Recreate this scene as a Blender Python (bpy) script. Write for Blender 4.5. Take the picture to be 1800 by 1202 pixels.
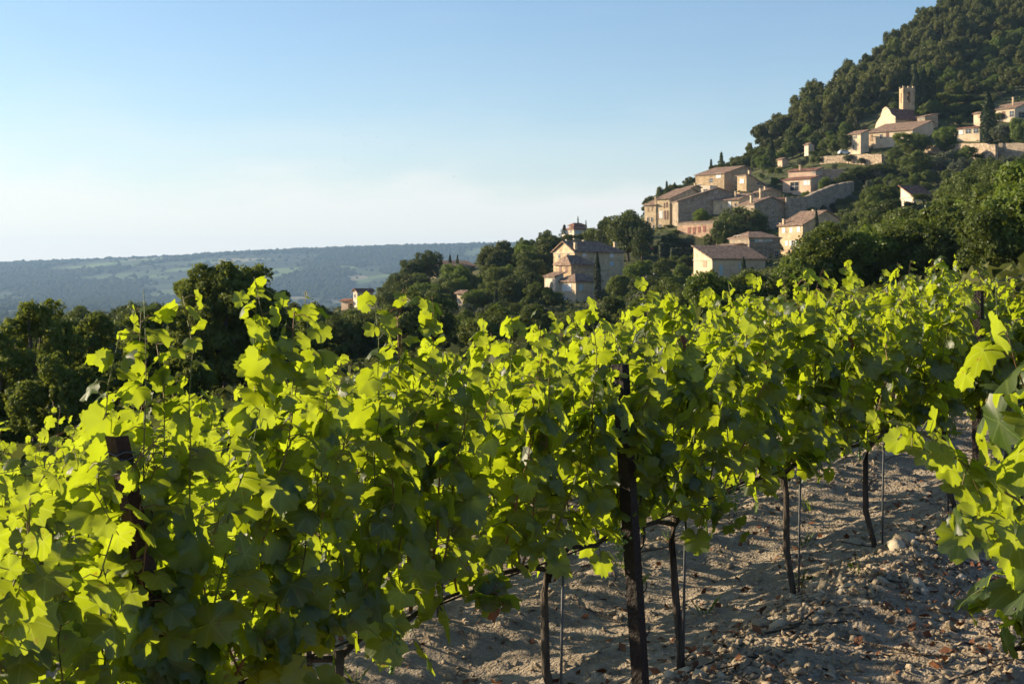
import bpy, math, random
import numpy as np
from mathutils import Vector, Matrix
R = math.radians
rng = np.random.default_rng(7)
random.seed(7)
for o in list(bpy.data.objects): bpy.data.objects.remove(o, do_unlink=True)
scene = bpy.context.scene
COL = scene.collection

# ------------------------------------------------------------ camera, sky, sun, exposure
F, CX, HY, CZ = 2500.0, 900.0, 480.0, 1.72      # focal length in photo pixels, centre column, horizon row, eye height
cam_d = bpy.data.cameras.new('camera'); cam = bpy.data.objects.new('camera', cam_d); COL.objects.link(cam)
cam_d.sensor_width = 36; cam_d.lens = 50; cam_d.shift_y = -(601 - HY) / 1800
cam_d.clip_start = 0.1; cam_d.clip_end = 40000
cam_d.dof.use_dof = True; cam_d.dof.focus_distance = 7.0; cam_d.dof.aperture_fstop = 14.0
cam.location = (0, 0, CZ); cam.rotation_euler = (R(90), 0, 0)
scene.camera = cam
SUN_AZ, SUN_EL = R(-70), R(17.5)                   # azimuth from straight ahead (+Y), negative is left
sdir = Vector((math.sin(SUN_AZ) * math.cos(SUN_EL), math.cos(SUN_AZ) * math.cos(SUN_EL), math.sin(SUN_EL)))
sun_d = bpy.data.lights.new('sun', 'SUN'); sun_d.energy = 5.0; sun_d.angle = R(0.53); sun_d.color = (1.0, 0.82, 0.57)
sun = bpy.data.objects.new('sun', sun_d); COL.objects.link(sun)
sun.rotation_euler = (-sdir).to_track_quat('-Z', 'Y').to_euler(); sun.location = (-30, 10, 30)
world = bpy.data.worlds.new('World'); scene.world = world; world.use_nodes = True
wn, wl = world.node_tree.nodes, world.node_tree.links
wn.clear()
wout = wn.new('ShaderNodeOutputWorld'); wbg = wn.new('ShaderNodeBackground'); wl.new(wbg.outputs[0], wout.inputs[0])
sky = wn.new('ShaderNodeTexSky'); sky.sky_type = 'NISHITA'; sky.sun_disc = False
sky.sun_elevation = SUN_EL; sky.sun_rotation = SUN_AZ
sky.altitude = 200; sky.air_density = 1.0; sky.dust_density = 0.5; sky.ozone_density = 3.2
wbg.inputs['Strength'].default_value = 0.078
# thin veils of high cloud low over the horizon
tc = wn.new('ShaderNodeTexCoord'); mp = wn.new('ShaderNodeMapping'); mp.inputs['Scale'].default_value = (3.2, 3.2, 11)
mp.inputs['Rotation'].default_value = (0, R(2), R(20))
nz = wn.new('ShaderNodeTexNoise'); nz.inputs['Scale'].default_value = 2.2; nz.inputs['Detail'].default_value = 7; nz.inputs['Roughness'].default_value = 0.55
wl.new(tc.outputs['Generated'], mp.inputs[0]); wl.new(mp.outputs[0], nz.inputs['Vector'])
sep = wn.new('ShaderNodeSeparateXYZ'); wl.new(tc.outputs['Generated'], sep.inputs[0])
ed = wn.new('ShaderNodeMath'); ed.operation = 'MULTIPLY_ADD'; ed.inputs[1].default_value = -0.10; wl.new(nz.outputs['Fac'], ed.inputs[0]); wl.new(sep.outputs['Z'], ed.inputs[2])
band = wn.new('ShaderNodeValToRGB'); e = band.color_ramp.elements; band.color_ramp.interpolation = 'B_SPLINE'
e[0].position = 0.0; e[0].color = (.74, .74, .74, 1); e[1].position = 0.16; e[1].color = (0, 0, 0, 1)
x = e.new(0.014); x.color = (.46, .46, .46, 1); x = e.new(0.026); x.color = (.28, .28, .28, 1); x = e.new(0.07); x.color = (.06, .06, .06, 1)
wl.new(ed.outputs[0], band.inputs[0])
br = wn.new('ShaderNodeMix'); br.data_type = 'RGBA'; br.inputs['B'].default_value = (6.3, 5.95, 5.7, 1)
wl.new(band.outputs[0], br.inputs['Factor']); wl.new(sky.outputs[0], br.inputs['A'])
wl.new(br.outputs['Result'], wbg.inputs['Color'])
vs = scene.view_settings
vs.view_transform = 'Standard'; vs.look = 'None'; vs.gamma = 1; vs.use_curve_mapping = False
vs.exposure = 1.15

# ------------------------------------------------------------ helpers
def tag(o, label=None, cat=None, group=None, kind=None):
    if label: o['label'] = label
    if cat: o['category'] = cat
    if group: o['group'] = group
    if kind: o['kind'] = kind
    return o
def empty(name, loc=(0, 0, 0), rz=0.0):
    o = bpy.data.objects.new(name, None); COL.objects.link(o); o.location = loc; o.rotation_euler = (0, 0, rz)
    o.empty_display_size = 0.2
    return o
def link(name, me, parent=None, loc=None):
    o = bpy.data.objects.new(name, me); COL.objects.link(o)
    if parent is not None: o.parent = parent
    if loc is not None: o.location = loc
    return o
class MB:
    def __init__(s): s.v = []; s.f = []
    def poly(s, pts):
        n = len(s.v); s.v += [tuple(p) for p in pts]; s.f.append(tuple(range(n, n + len(pts))))
    def box(s, a, b):
        x0, y0, z0 = a; x1, y1, z1 = b; n = len(s.v)
        s.v += [(x0,y0,z0),(x1,y0,z0),(x1,y1,z0),(x0,y1,z0),(x0,y0,z1),(x1,y0,z1),(x1,y1,z1),(x0,y1,z1)]
        s.f += [tuple(n+i for i in q) for q in ((0,3,2,1),(4,5,6,7),(0,1,5,4),(1,2,6,5),(2,3,7,6),(3,0,4,7))]
        return s
    def prism(s, pts, off):                       # polygon pts extruded by vector off
        n = len(s.v); k = len(pts); off = Vector(off)
        s.v += [tuple(p) for p in pts] + [tuple(Vector(p) + off) for p in pts]
        s.f.append(tuple(range(n, n + k))); s.f.append(tuple(range(n + 2*k - 1, n + k - 1, -1)))
        for i in range(k):
            j = (i + 1) % k; s.f.append((n + i, n + k + i, n + k + j, n + j))
        return s
    def tube(s, pts, rad, seg=6, cap=True):
        pts = [Vector(p) for p in pts]; n0 = len(s.v); k = len(pts)
        if not hasattr(rad, '__len__'): rad = [rad] * k
        for i, p in enumerate(pts):
            d = (pts[min(i+1, k-1)] - pts[max(i-1, 0)]).normalized()
            a = d.orthogonal().normalized() if abs(d.z) > .99 else d.cross(Vector((0, 0, 1))).normalized()
            b = d.cross(a)
            for j in range(seg):
                t = 2 * math.pi * j / seg
                s.v.append(tuple(p + (a * math.cos(t) + b * math.sin(t)) * rad[i]))
        for i in range(k - 1):
            for j in range(seg):
                q = (j + 1) % seg
                s.f.append((n0 + i*seg + j, n0 + i*seg + q, n0 + (i+1)*seg + q, n0 + (i+1)*seg + j))
        if cap:
            s.f.append(tuple(n0 + j for j in reversed(range(seg)))); s.f.append(tuple(n0 + (k-1)*seg + j for j in range(seg)))
        return s
    def mesh(s, name, mat=None, smooth=False):
        me = bpy.data.meshes.new(name); me.from_pydata(s.v, [], s.f); me.update()
        if mat: me.materials.append(mat)
        if smooth: me.polygons.foreach_set('use_smooth', [True] * len(me.polygons))
        return me
    def build(s, name, mat=None, parent=None, smooth=False, loc=None):
        return link(name, s.mesh(name, mat, smooth), parent, loc)
def np_mesh(name, v, faces, mat=None, smooth=False):
    """v (n,3); faces (m,k) constant-size polygons"""
    me = bpy.data.meshes.new(name); v = np.asarray(v, np.float32); faces = np.asarray(faces, np.int32)
    m, k = faces.shape
    me.vertices.add(len(v)); me.vertices.foreach_set('co', v.ravel())
    me.loops.add(m * k); me.loops.foreach_set('vertex_index', faces.ravel())
    me.polygons.add(m); me.polygons.foreach_set('loop_start', np.arange(0, m * k, k, dtype=np.int32))
    if smooth: me.polygons.foreach_set('use_smooth', np.ones(m, bool))
    me.update(calc_edges=True)
    if mat: me.materials.append(mat)
    return me
def sstep(a, b, x):
    t = np.clip((x - a) / (b - a), 0, 1); return t * t * (3 - 2 * t)
_lat = rng.random((256, 256))
def vnoise(x, y):                                  # value noise 0..1, vectorised
    xi = np.floor(x).astype(int); yi = np.floor(y).astype(int); fx = x - xi; fy = y - yi
    fx = fx*fx*(3-2*fx); fy = fy*fy*(3-2*fy); a = _lat
    g = lambda i, j: a[i % 256, j % 256]
    return (g(xi,yi)*(1-fx)+g(xi+1,yi)*fx)*(1-fy)+(g(xi,yi+1)*(1-fx)+g(xi+1,yi+1)*fx)*fy
def fbm(x, y, o=4):
    s = 0; a = .5
    for i in range(o): s = s + a * vnoise(x * 2**i + 17*i, y * 2**i + 31*i); a *= .5
    return s
def P(px, py, Y): return Vector(((px - CX) / F * Y, Y, CZ + (HY - py) / F * Y))

# ------------------------------------------------------------ materials (procedural)
def new_mat(name):
    m = bpy.data.materials.new(name); m.use_nodes = True; n = m.node_tree.nodes; n.clear()
    return m, n, m.node_tree.links
def ramp(n, stops):
    r = n.new('ShaderNodeValToRGB'); el = r.color_ramp.elements
    el[0].position, el[0].color = stops[0][0], (*stops[0][1], 1); el[1].position, el[1].color = stops[-1][0], (*stops[-1][1], 1)
    for p, c in stops[1:-1]: q = el.new(p); q.color = (*c, 1)
    return r
def mat_noise(name, stops, scale=3.0, rough=.85, bump=0.0, bump_scale=None, coord='Object', spec=.3, detail=6, objrand=0.0, stretch=None):
    m, n, l = new_mat(name)
    out = n.new('ShaderNodeOutputMaterial'); b = n.new('ShaderNodeBsdfPrincipled'); l.new(b.outputs[0], out.inputs[0])
    t = n.new('ShaderNodeTexCoord'); nz = n.new('ShaderNodeTexNoise'); nz.inputs['Scale'].default_value = scale; nz.inputs['Detail'].default_value = detail
    nz.inputs['Roughness'].default_value = .65
    src = t.outputs[coord]
    if stretch:
        mp = n.new('ShaderNodeMapping'); mp.inputs['Scale'].default_value = stretch; l.new(src, mp.inputs[0]); src = mp.outputs[0]
    l.new(src, nz.inputs['Vector']); fac = nz.outputs['Fac']
    if objrand:
        oi = n.new('ShaderNodeObjectInfo'); ma = n.new('ShaderNodeMath'); ma.operation = 'MULTIPLY_ADD'; ma.inputs[1].default_value = objrand
        l.new(oi.outputs['Random'], ma.inputs[0]); l.new(fac, ma.inputs[2])
        su = n.new('ShaderNodeMath'); su.operation = 'SUBTRACT'; su.inputs[1].default_value = objrand / 2; l.new(ma.outputs[0], su.inputs[0]); fac = su.outputs[0]
    r = ramp(n, stops); l.new(fac, r.inputs[0]); l.new(r.outputs[0], b.inputs['Base Color'])
    b.inputs['Roughness'].default_value = rough; b.inputs['Specular IOR Level'].default_value = spec
    if bump:
        n2 = n.new('ShaderNodeTexNoise'); n2.inputs['Scale'].default_value = bump_scale or scale * 4; n2.inputs['Detail'].default_value = 8
        l.new(src, n2.inputs['Vector']); bp = n.new('ShaderNodeBump'); bp.inputs['Strength'].default_value = bump; bp.inputs['Distance'].default_value = .05
        l.new(n2.outputs['Fac'], bp.inputs['Height']); l.new(bp.outputs[0], b.inputs['Normal'])
    return m
def mat_leaf(name, dark, light, trans, tfac=.45, gloss=.06, rough=.35, clump=1.0, objw=.6, coord='Object'):
    """diffuse + translucent + a little gloss; hue drifts between plants and between clumps"""
    m, n, l = new_mat(name)
    out = n.new('ShaderNodeOutputMaterial'); oi = n.new('ShaderNodeObjectInfo'); t = n.new('ShaderNodeTexCoord')
    nz = n.new('ShaderNodeTexNoise'); nz.inputs['Scale'].default_value = clump; nz.inputs['Detail'].default_value = 4; l.new(t.outputs[coord], nz.inputs['Vector'])
    mr = n.new('ShaderNodeMapRange'); mr.inputs[1].default_value = .3; mr.inputs[2].default_value = .7; l.new(nz.outputs['Fac'], mr.inputs[0])
    mx = n.new('ShaderNodeMix'); mx.data_type = 'FLOAT'; mx.inputs['Factor'].default_value = objw
    l.new(mr.outputs[0], mx.inputs['A']); l.new(oi.outputs['Random'], mx.inputs['B'])
    c1 = ramp(n, [(0, dark), (1, light)]); l.new(mx.outputs['Result'], c1.inputs[0])
    c2 = ramp(n, [(0, tuple(c * .8 for c in trans)), (1, tuple(min(1, c * 1.2) for c in trans))]); l.new(mx.outputs['Result'], c2.inputs[0])
    d = n.new('ShaderNodeBsdfDiffuse'); l.new(c1.outputs[0], d.inputs[0])
    tr = n.new('ShaderNodeBsdfTranslucent'); l.new(c2.outputs[0], tr.inputs[0])
    g = n.new('ShaderNodeBsdfGlossy'); g.inputs['Roughness'].default_value = rough; g.inputs[0].default_value = (1, 1, 1, 1)
    a = n.new('ShaderNodeMixShader'); a.inputs[0].default_value = tfac; l.new(d.outputs[0], a.inputs[1]); l.new(tr.outputs[0], a.inputs[2])
    b = n.new('ShaderNodeMixShader'); b.inputs[0].default_value = gloss; l.new(a.outputs[0], b.inputs[1]); l.new(g.outputs[0], b.inputs[2])
    l.new(b.outputs[0], out.inputs[0])
    return m, n, l
def mat_wall(name, base, vary, mortar, stone=.35, bump=.6):
    """rubble stone: cells of slightly different tint, recessed joints as fine relief, large weather stains"""
    m, n, l = new_mat(name)
    out = n.new('ShaderNodeOutputMaterial'); b = n.new('ShaderNodeBsdfPrincipled'); l.new(b.outputs[0], out.inputs[0])
    t = n.new('ShaderNodeTexCoord'); mp = n.new('ShaderNodeMapping'); mp.inputs['Scale'].default_value = (1/stone, 1/stone, 1.5/stone); l.new(t.outputs['Object'], mp.inputs[0])
    v = n.new('ShaderNodeTexVoronoi'); v.inputs['Scale'].default_value = 1; l.new(mp.outputs[0], v.inputs['Vector'])
    ve = n.new('ShaderNodeTexVoronoi'); ve.feature = 'DISTANCE_TO_EDGE'; ve.inputs['Scale'].default_value = 1; l.new(mp.outputs[0], ve.inputs['Vector'])
    sx = n.new('ShaderNodeSeparateColor'); l.new(v.outputs['Color'], sx.inputs[0])
    c = ramp(n, [(0, tuple(k * (1 - vary) for k in base)), (.5, base), (1, tuple(min(.9, k * (1 + vary)) for k in base))]); l.new(sx.outputs[0], c.inputs[0])
    er = ramp(n, [(0, (0,0,0)), (.09, (1,1,1))]); l.new(ve.outputs['Distance'], er.inputs[0])
    mx = n.new('ShaderNodeMix'); mx.data_type = 'RGBA'; mx.inputs['A'].default_value = (*mortar, 1); l.new(er.outputs[0], mx.inputs['Factor']); l.new(c.outputs[0], mx.inputs['B'])
    nz = n.new('ShaderNodeTexNoise'); nz.inputs['Scale'].default_value = .45; nz.inputs['Detail'].default_value = 8; nz.inputs['Roughness'].default_value = .7; l.new(t.outputs['Object'], nz.inputs['Vector'])
    st = ramp(n, [(.3, (.52, .49, .45)), (.5, (.92, .89, .84)), (.72, (1.18, 1.12, 1.04))]); l.new(nz.outputs['Fac'], st.inputs[0])
    mu = n.new('ShaderNodeMix'); mu.data_type = 'RGBA'; mu.blend_type = 'MULTIPLY'; mu.inputs['Factor'].default_value = 1
    l.new(mx.outputs['Result'], mu.inputs['A']); l.new(st.outputs[0], mu.inputs['B']); l.new(mu.outputs['Result'], b.inputs['Base Color'])
    b.inputs['Roughness'].default_value = .95; b.inputs['Specular IOR Level'].default_value = .15
    if bump:
        bp = n.new('ShaderNodeBump'); bp.inputs['Strength'].default_value = bump; bp.inputs['Distance'].default_value = .08
        l.new(er.outputs[0], bp.inputs['Height']); l.new(bp.outputs[0], b.inputs['Normal'])
    return m
def mat_tile(name, axis, c0, c1, c2):
    """canal tiles: ribs running down the slope, single tiles of different firing, lichen"""
    m, n, l = new_mat(name)
    out = n.new('ShaderNodeOutputMaterial'); b = n.new('ShaderNodeBsdfPrincipled'); l.new(b.outputs[0], out.inputs[0])
    t = n.new('ShaderNodeTexCoord')
    w = n.new('ShaderNodeTexWave'); w.wave_type = 'BANDS'; w.bands_direction = axis; w.inputs['Scale'].default_value = .95; w.inputs['Distortion'].default_value = .6; w.inputs['Detail'].default_value = 1
    l.new(t.outputs['Object'], w.inputs['Vector'])
    v = n.new('ShaderNodeTexVoronoi'); v.inputs['Scale'].default_value = 3.2; l.new(t.outputs['Object'], v.inputs['Vector'])
    sx = n.new('ShaderNodeSeparateColor'); l.new(v.outputs['Color'], sx.inputs[0])
    nz = n.new('ShaderNodeTexNoise'); nz.inputs['Scale'].default_value = .8; nz.inputs['Detail'].default_value = 8; nz.inputs['Roughness'].default_value = .75; l.new(t.outputs['Object'], nz.inputs['Vector'])
    mx = n.new('ShaderNodeMix'); mx.data_type = 'FLOAT'; mx.inputs['Factor'].default_value = .55; l.new(sx.outputs[0], mx.inputs['A']); l.new(nz.outputs['Fac'], mx.inputs['B'])
    c = ramp(n, [(.28, c0), (.5, c1), (.7, c2)]); l.new(mx.outputs['Result'], c.inputs[0]); l.new(c.outputs[0], b.inputs['Base Color'])
    b.inputs['Roughness'].default_value = .9; b.inputs['Specular IOR Level'].default_value = .2
    bp = n.new('ShaderNodeBump'); bp.inputs['Strength'].default_value = 1; bp.inputs['Distance'].default_value = .14; l.new(w.outputs['Fac'], bp.inputs['Height']); l.new(bp.outputs[0], b.inputs['Normal'])
    return m
def mat_plain(name, col, rough=.6, metal=0.0, spec=.4):
    return mat_noise(name, [(.3, tuple(c * .8 for c in col)), (.7, tuple(min(1, c * 1.12) for c in col))], 6, rough, spec=spec)
M = {}
M['stone'] = mat_wall('warm_limestone_rubble', (.52, .40, .265), .28, (.40, .31, .21))
M['stone_pale'] = mat_wall('pale_limestone', (.62, .49, .33), .18, (.52, .42, .28), .4, .4)
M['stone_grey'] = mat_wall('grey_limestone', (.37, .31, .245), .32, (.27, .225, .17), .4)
M['stone_pink'] = mat_wall('pink_limestone', (.58, .40, .285), .25, (.48, .35, .25), .5)
M['dry_stone'] = mat_wall('terrace_dry_stone', (.50, .40, .30), .4, (.17, .14, .11), .5, 1)
M['plaster'] = mat_noise('ochre_plaster', [(.3, (.38, .29, .19)), (.45, (.56, .44, .30)), (.6, (.64, .51, .355)), (.75, (.70, .57, .40))], .55, .92, .15, 9)
M['plaster_pink'] = mat_noise('pink_plaster', [(.3, (.42, .28, .19)), (.5, (.58, .41, .29)), (.75, (.68, .50, .36))], .55, .92, .15, 9)
M['plaster_pale'] = mat_noise('pale_plaster', [(.3, (.44, .36, .27)), (.5, (.60, .51, .40)), (.75, (.70, .61, .49))], .55, .92, .15, 9)
for ax in 'XY':
    M['tile' + ax] = mat_tile('weathered_canal_tiles_' + ax.lower(), ax, (.13, .092, .072), (.255, .165, .115), (.37, .265, .19))
    M['tilered' + ax] = mat_tile('red_canal_tiles_' + ax.lower(), ax, (.11, .05, .038), (.23, .105, .07), (.34, .2, .14))
M['shutter_brown'] = mat_plain('brown_shutter_paint', (.16, .07, .045))
M['shutter_red'] = mat_plain('red_shutter_paint', (.27, .075, .05))
M['shutter_white'] = mat_plain('white_shutter_paint', (.72, .71, .68))
M['shutter_blue'] = mat_plain('pale_blue_shutter_paint', (.42, .56, .62))
M['shutter_tan'] = mat_plain('tan_shutter_paint', (.40, .25, .16))
M['frame'] = mat_plain('pale_window_surround', (.5, .43, .34), .8)
M['glass'] = mat_noise('dark_window_glass', [(.3, (.02, .022, .026)), (.7, (.045, .05, .06))], 2, .08, spec=.8)
M['metal_dark'] = mat_plain('dark_metal', (.05, .048, .045), .5)
M['paint_red'] = mat_plain('red_car_paint', (.45, .03, .025), .3, spec=.6)
M['paint_white'] = mat_plain('white_car_paint', (.75, .75, .75), .3, spec=.6)
M['tyre'] = mat_plain('black_rubber', (.02, .02, .02), .8)
M['bark'] = mat_noise('grey_brown_bark', [(.3, (.05, .04, .03)), (.7, (.13, .105, .08))], 5, .95, .6, 20, stretch=(1, 1, .25))
M['bark_vine'] = mat_noise('shaggy_vine_bark', [(.3, (.035, .027, .021)), (.7, (.12, .095, .075))], 30, .95, .9, 80, stretch=(1, 1, .15))
M['cane'] = mat_noise('green_brown_cane', [(.3, (.10, .13, .03)), (.55, (.16, .12, .04)), (.75, (.20, .085, .045))], 9, .6, objrand=.5)
M['rust'] = mat_noise('rusty_steel', [(.3, (.022, .014, .011)), (.55, (.06, .027, .018)), (.75, (.10, .044, .025))], 14, .8, .4, 60)
M['rust_dark'] = mat_noise('dark_rusty_steel', [(.3, (.012, .010, .009)), (.6, (.024, .016, .013)), (.8, (.05, .026, .017))], 14, .75, .4, 60)
M['galv'] = mat_noise('galvanised_steel', [(.3, (.05, .053, .057)), (.7, (.11, .115, .12))], 20, .55)
M['wire'] = mat_plain('trellis_wire', (.10, .10, .10), .45)
M['hose'] = mat_plain('black_drip_hose', (.015, .015, .015), .5)
M['grape'] = mat_noise('unripe_grape_skin', [(.3, (.10, .17, .03)), (.7, (.2, .30, .06))], 30, .35, spec=.5)
M['deadleaf'] = mat_noise('dry_brown_leaf', [(.3, (.10, .035, .018)), (.7, (.26, .11, .045))], 12, .8, .3, 40, objrand=.4)
M['rock'] = mat_noise('limestone_chips', [(.25, (.27, .215, .15)), (.5, (.44, .365, .265)), (.75, (.58, .50, .38))], 9, .95, .5, 40, objrand=.7, spec=.15)

# vine leaf: deep green upper colour, bright yellow-green when light passes through, fine veins
def vine_leaf_mat(nm, clump, ow):
    m, n, l = mat_leaf(nm, (.014, .036, .006), (.046, .085, .013), (.37, .46, .013), .55, .035, .5, clump, ow)
    dif = [k for k in n if k.type == 'BSDF_DIFFUSE'][0]; tr = [k for k in n if k.type == 'BSDF_TRANSLUCENT'][0]
    t = n.new('ShaderNodeTexCoord'); w = n.new('ShaderNodeTexVoronoi'); w.feature = 'DISTANCE_TO_EDGE'; w.inputs['Scale'].default_value = 3.3
    l.new(t.outputs['Object'], w.inputs['Vector'])
    bp = n.new('ShaderNodeBump'); bp.inputs['Strength'].default_value = .22; bp.inputs['Distance'].default_value = .05
    l.new(w.outputs['Distance'], bp.inputs['Height']); l.new(bp.outputs[0], dif.inputs['Normal'])
    if ow > .5:                                       # five pale main veins fanning out from the petiole
        sp = n.new('ShaderNodeSeparateXYZ'); l.new(t.outputs['Object'], sp.inputs[0])
        def mth(op, a, b=None):
            k = n.new('ShaderNodeMath'); k.operation = op
            for i_, q in enumerate((a, b)):
                if q is None: continue
                if isinstance(q, (int, float)): k.inputs[i_].default_value = q
                else: l.new(q, k.inputs[i_])
            return k.outputs[0]
        an = mth('ABSOLUTE', mth('ARCTAN2', sp.outputs['X'], sp.outputs['Y'])); d0 = an
        for q in (.87, 1.8): d0 = mth('MINIMUM', d0, mth('ABSOLUTE', mth('SUBTRACT', an, q)))
        rr_ = mth('SQRT', mth('ADD', mth('MULTIPLY', sp.outputs['X'], sp.outputs['X']), mth('MULTIPLY', sp.outputs['Y'], sp.outputs['Y'])))
        vm = mth('SUBTRACT', 1.0, mth('DIVIDE', mth('MULTIPLY', d0, rr_), .035)); vm = mth('MULTIPLY', mth('MAXIMUM', vm, 0.0), .55)
        oi = [k for k in n if k.type == 'OBJECT_INFO'][0]; va = n.new('ShaderNodeVectorMath'); va.operation = 'ADD'; l.new(t.outputs['Object'], va.inputs[0]); l.new(mth('MULTIPLY', oi.outputs['Random'], 60.0), va.inputs[1])
        ns = n.new('ShaderNodeTexNoise'); ns.inputs['Scale'].default_value = 2.6; ns.inputs['Detail'].default_value = 3; l.new(va.outputs[0], ns.inputs['Vector'])
        sm_ = mth('MULTIPLY', mth('MINIMUM', mth('MAXIMUM', mth('MULTIPLY', mth('SUBTRACT', ns.outputs['Fac'], .655), 16.0), 0.0), 1.0), .8)
        for sh_, colr in ((dif, (.11, .06, .018, 1)), (tr, (.30, .20, .02, 1))):
            src = sh_.inputs[0].links[0].from_socket; mxv = n.new('ShaderNodeMix'); mxv.data_type = 'RGBA'; l.new(sm_, mxv.inputs['Factor']); l.new(src, mxv.inputs['A']); mxv.inputs['B'].default_value = colr; l.new(mxv.outputs['Result'], sh_.inputs[0])
        for sh_, colr in ((dif, (.16, .22, .05, 1)), (tr, (.50, .56, .10, 1))):
            src = sh_.inputs[0].links[0].from_socket; mxv = n.new('ShaderNodeMix'); mxv.data_type = 'RGBA'; l.new(vm, mxv.inputs['Factor']); l.new(src, mxv.inputs['A']); mxv.inputs['B'].default_value = colr; l.new(mxv.outputs['Result'], sh_.inputs[0])
    return m
M['vine'] = vine_leaf_mat('grapevine_leaf', .8, .75); M['vine_inner'] = vine_leaf_mat('grapevine_leaf_inner', 8, .1)
M['oak'] = mat_leaf('oak_foliage', (.046, .072, .015), (.135, .165, .034), (.17, .21, .026), .30, .015, .5, .35, .55)[0]
M['oak_bright'] = mat_leaf('bright_foliage', (.065, .10, .016), (.13, .18, .03), (.20, .27, .03), .35, .015, .5, .4, .5)[0]
M['dark'] = mat_leaf('dark_evergreen_foliage', (.036, .058, .014), (.10, .13, .03), (.12, .14, .02), .28, .015, .5, .35, .5)[0]
M['pine'] = mat_leaf('aleppo_pine_needles', (.050, .066, .019), (.14, .148, .044), (.15, .16, .033), .25, .01, .5, .3, .65)[0]
M['olive'] = mat_leaf('olive_foliage', (.075, .09, .05), (.16, .175, .105), (.12, .14, .05), .25, .02, .45, .5, .5)[0]
M['cypress'] = mat_leaf('cypress_foliage', (.014, .028, .009), (.04, .06, .016), (.03, .045, .01), .18, .02, .5, 1.2, .4)[0]
M['near'] = mat_leaf('glossy_oak_foliage', (.046, .074, .015), (.135, .168, .034), (.20, .24, .028), .38, .012, .5, .5, .4)[0]
M['reed'] = mat_leaf('yellow_green_reeds', (.10, .12, .025), (.18, .19, .05), (.2, .22, .04), .35, .03, .5, .5, .5)[0]
M['scrub'] = mat_leaf('hillside_scrub', (.03, .048, .014), (.12, .125, .04), (.12, .14, .03), .28, .01, .5, .09, .0)[0]
M['palm'] = mat_leaf('palm_fronds', (.05, .065, .03), (.10, .115, .05), (.12, .14, .04), .3, .06, .4, .5, .5)[0]

# ------------------------------------------------------------ terrain
U = np.array([.61, .7924]); V = np.array([-.7924, .61])      # along the vine rows; across them, away from the camera
def plane(x, y): return .177 * x - .049 * y
CTRL = []
def cp(px, py, Y): p = P(px, py, Y); CTRL.append((p.x, p.y, p.z))
for xx in (-16, -8, 0, 8, 16):
    for yy in (0, 15, 30, 45): CTRL.append((xx, yy, plane(xx, yy)))
crest = [(1800,-55,760),(1660,28,720),(1560,105,690),(1480,165,660),(1390,222,620),(1300,300,580),(1220,335,540),(1140,378,500),(1060,408,460),(1000,424,430),
         (930,442,405),(850,474,385),(760,492,375),(680,528,362),(600,552,352),(550,570,350)]
for c in crest:
    cp(*c); p = P(*c); CTRL.append((p.x * 1.3 - 20, p.y + 220, p.z - 45))
for c in [(1700,125,620),(1800,130,600),(1620,190,545),(1800,330,330),(1700,385,260),(1600,430,220),(1500,470,210),(1750,450,150),(1650,505,130),
          (1400,500,230),(1300,512,250),(1200,532,255),(1100,548,250),(1000,560,240),(900,584,230),(800,588,230),(700,598,240),(600,604,260),
          (900,622,150),(1300,562,150),(600,655,140),(300,690,120),(100,715,100),(100,650,200),(300,628,220),(-300,700,200),(0,605,600),(300,592,700),(500,582,700),
          (0,578,1200),(700,580,900),
          (1030,516,300),(1012,420,420),(1150,416,430),(1235,425,395),(1290,493,320),(1320,456,345),(1411,446,350),(1350,405,400),(1275,376,415),(1200,390,420),(1320,336,450),
          (1270,340,455),(1405,346,450),(1400,382,410),(1480,360,420),(1540,268,490),(1590,226,512),(1700,250,480),(1770,213,510),(1500,292,475),(1700,288,455),(1610,352,330),
          (1420,274,530),(1374,292,520),(640,537,370),(800,480,386)]: cp(*c)
CTRL += [(-600,300,-45),(-800,800,-72),(-300,950,-70),(0,1050,-72),(350,1150,60),(700,900,165),(560,520,120),(320,260,52),(200,80,29),(100,-100,18),(-100,-100,-13),(-300,100,-45),(400,-200,55)]
CT = np.array(CTRL); MQ = 12.0
def phi(r2): return np.sqrt(r2 + MQ * MQ)
_A = phi((CT[:, None, 0] - CT[None, :, 0])**2 + (CT[:, None, 1] - CT[None, :, 1])**2)
_A += np.eye(len(CT)) * -0.6
_W = np.linalg.solve(np.block([[_A, np.ones((len(CT), 1))], [np.ones((1, len(CT))), np.zeros((1, 1))]]), np.append(CT[:, 2], 0))
RIDGE_X = np.array([-9000, -4500, -2880, -2400, -1920, -1440, -960, -480, -128, 800, 9000]); RIDGE_Z = np.array([20, 40, 56, 71, 93, 119, 138, 151, 161, 170, 190])
def gz(x, y):
    x = np.atleast_1d(np.asarray(x, float)); y = np.atleast_1d(np.asarray(y, float))
    z = np.full(x.shape, _W[-1])
    for i in range(len(CT)): z += _W[i] * phi((x - CT[i, 0])**2 + (y - CT[i, 1])**2)
    r = np.hypot(x, y)
    wn_ = 1 - sstep(28, 70, r); z = z * (1 - wn_) + plane(x, y) * wn_
    z = np.minimum(z, 205)
    # valley floor and far ridge
    floor = -104 + 10 * (fbm(x / 700 + 5, y / 700) - .5)
    k = sstep(4600, 8000, y); spur = (fbm(x / 900 + 40, y / 1500 + 9, 4) - .47)
    far = floor + (np.interp(x / np.maximum(y, 1) * 8000, RIDGE_X, RIDGE_Z) + 104) * (k * .75 + .25 * k * k) + spur * 150 * k * (1 - k) * 2.2
    far = np.where(y > 8000, np.interp(x / np.maximum(y, 1) * 8000, RIDGE_X, RIDGE_Z) - (y - 8000) * .05, far)
    w = sstep(900, 2000, np.hypot(x * .8, y))
    return z * (1 - w) + far * w
def g1(x, y): return float(gz(x, y)[0])
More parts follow.
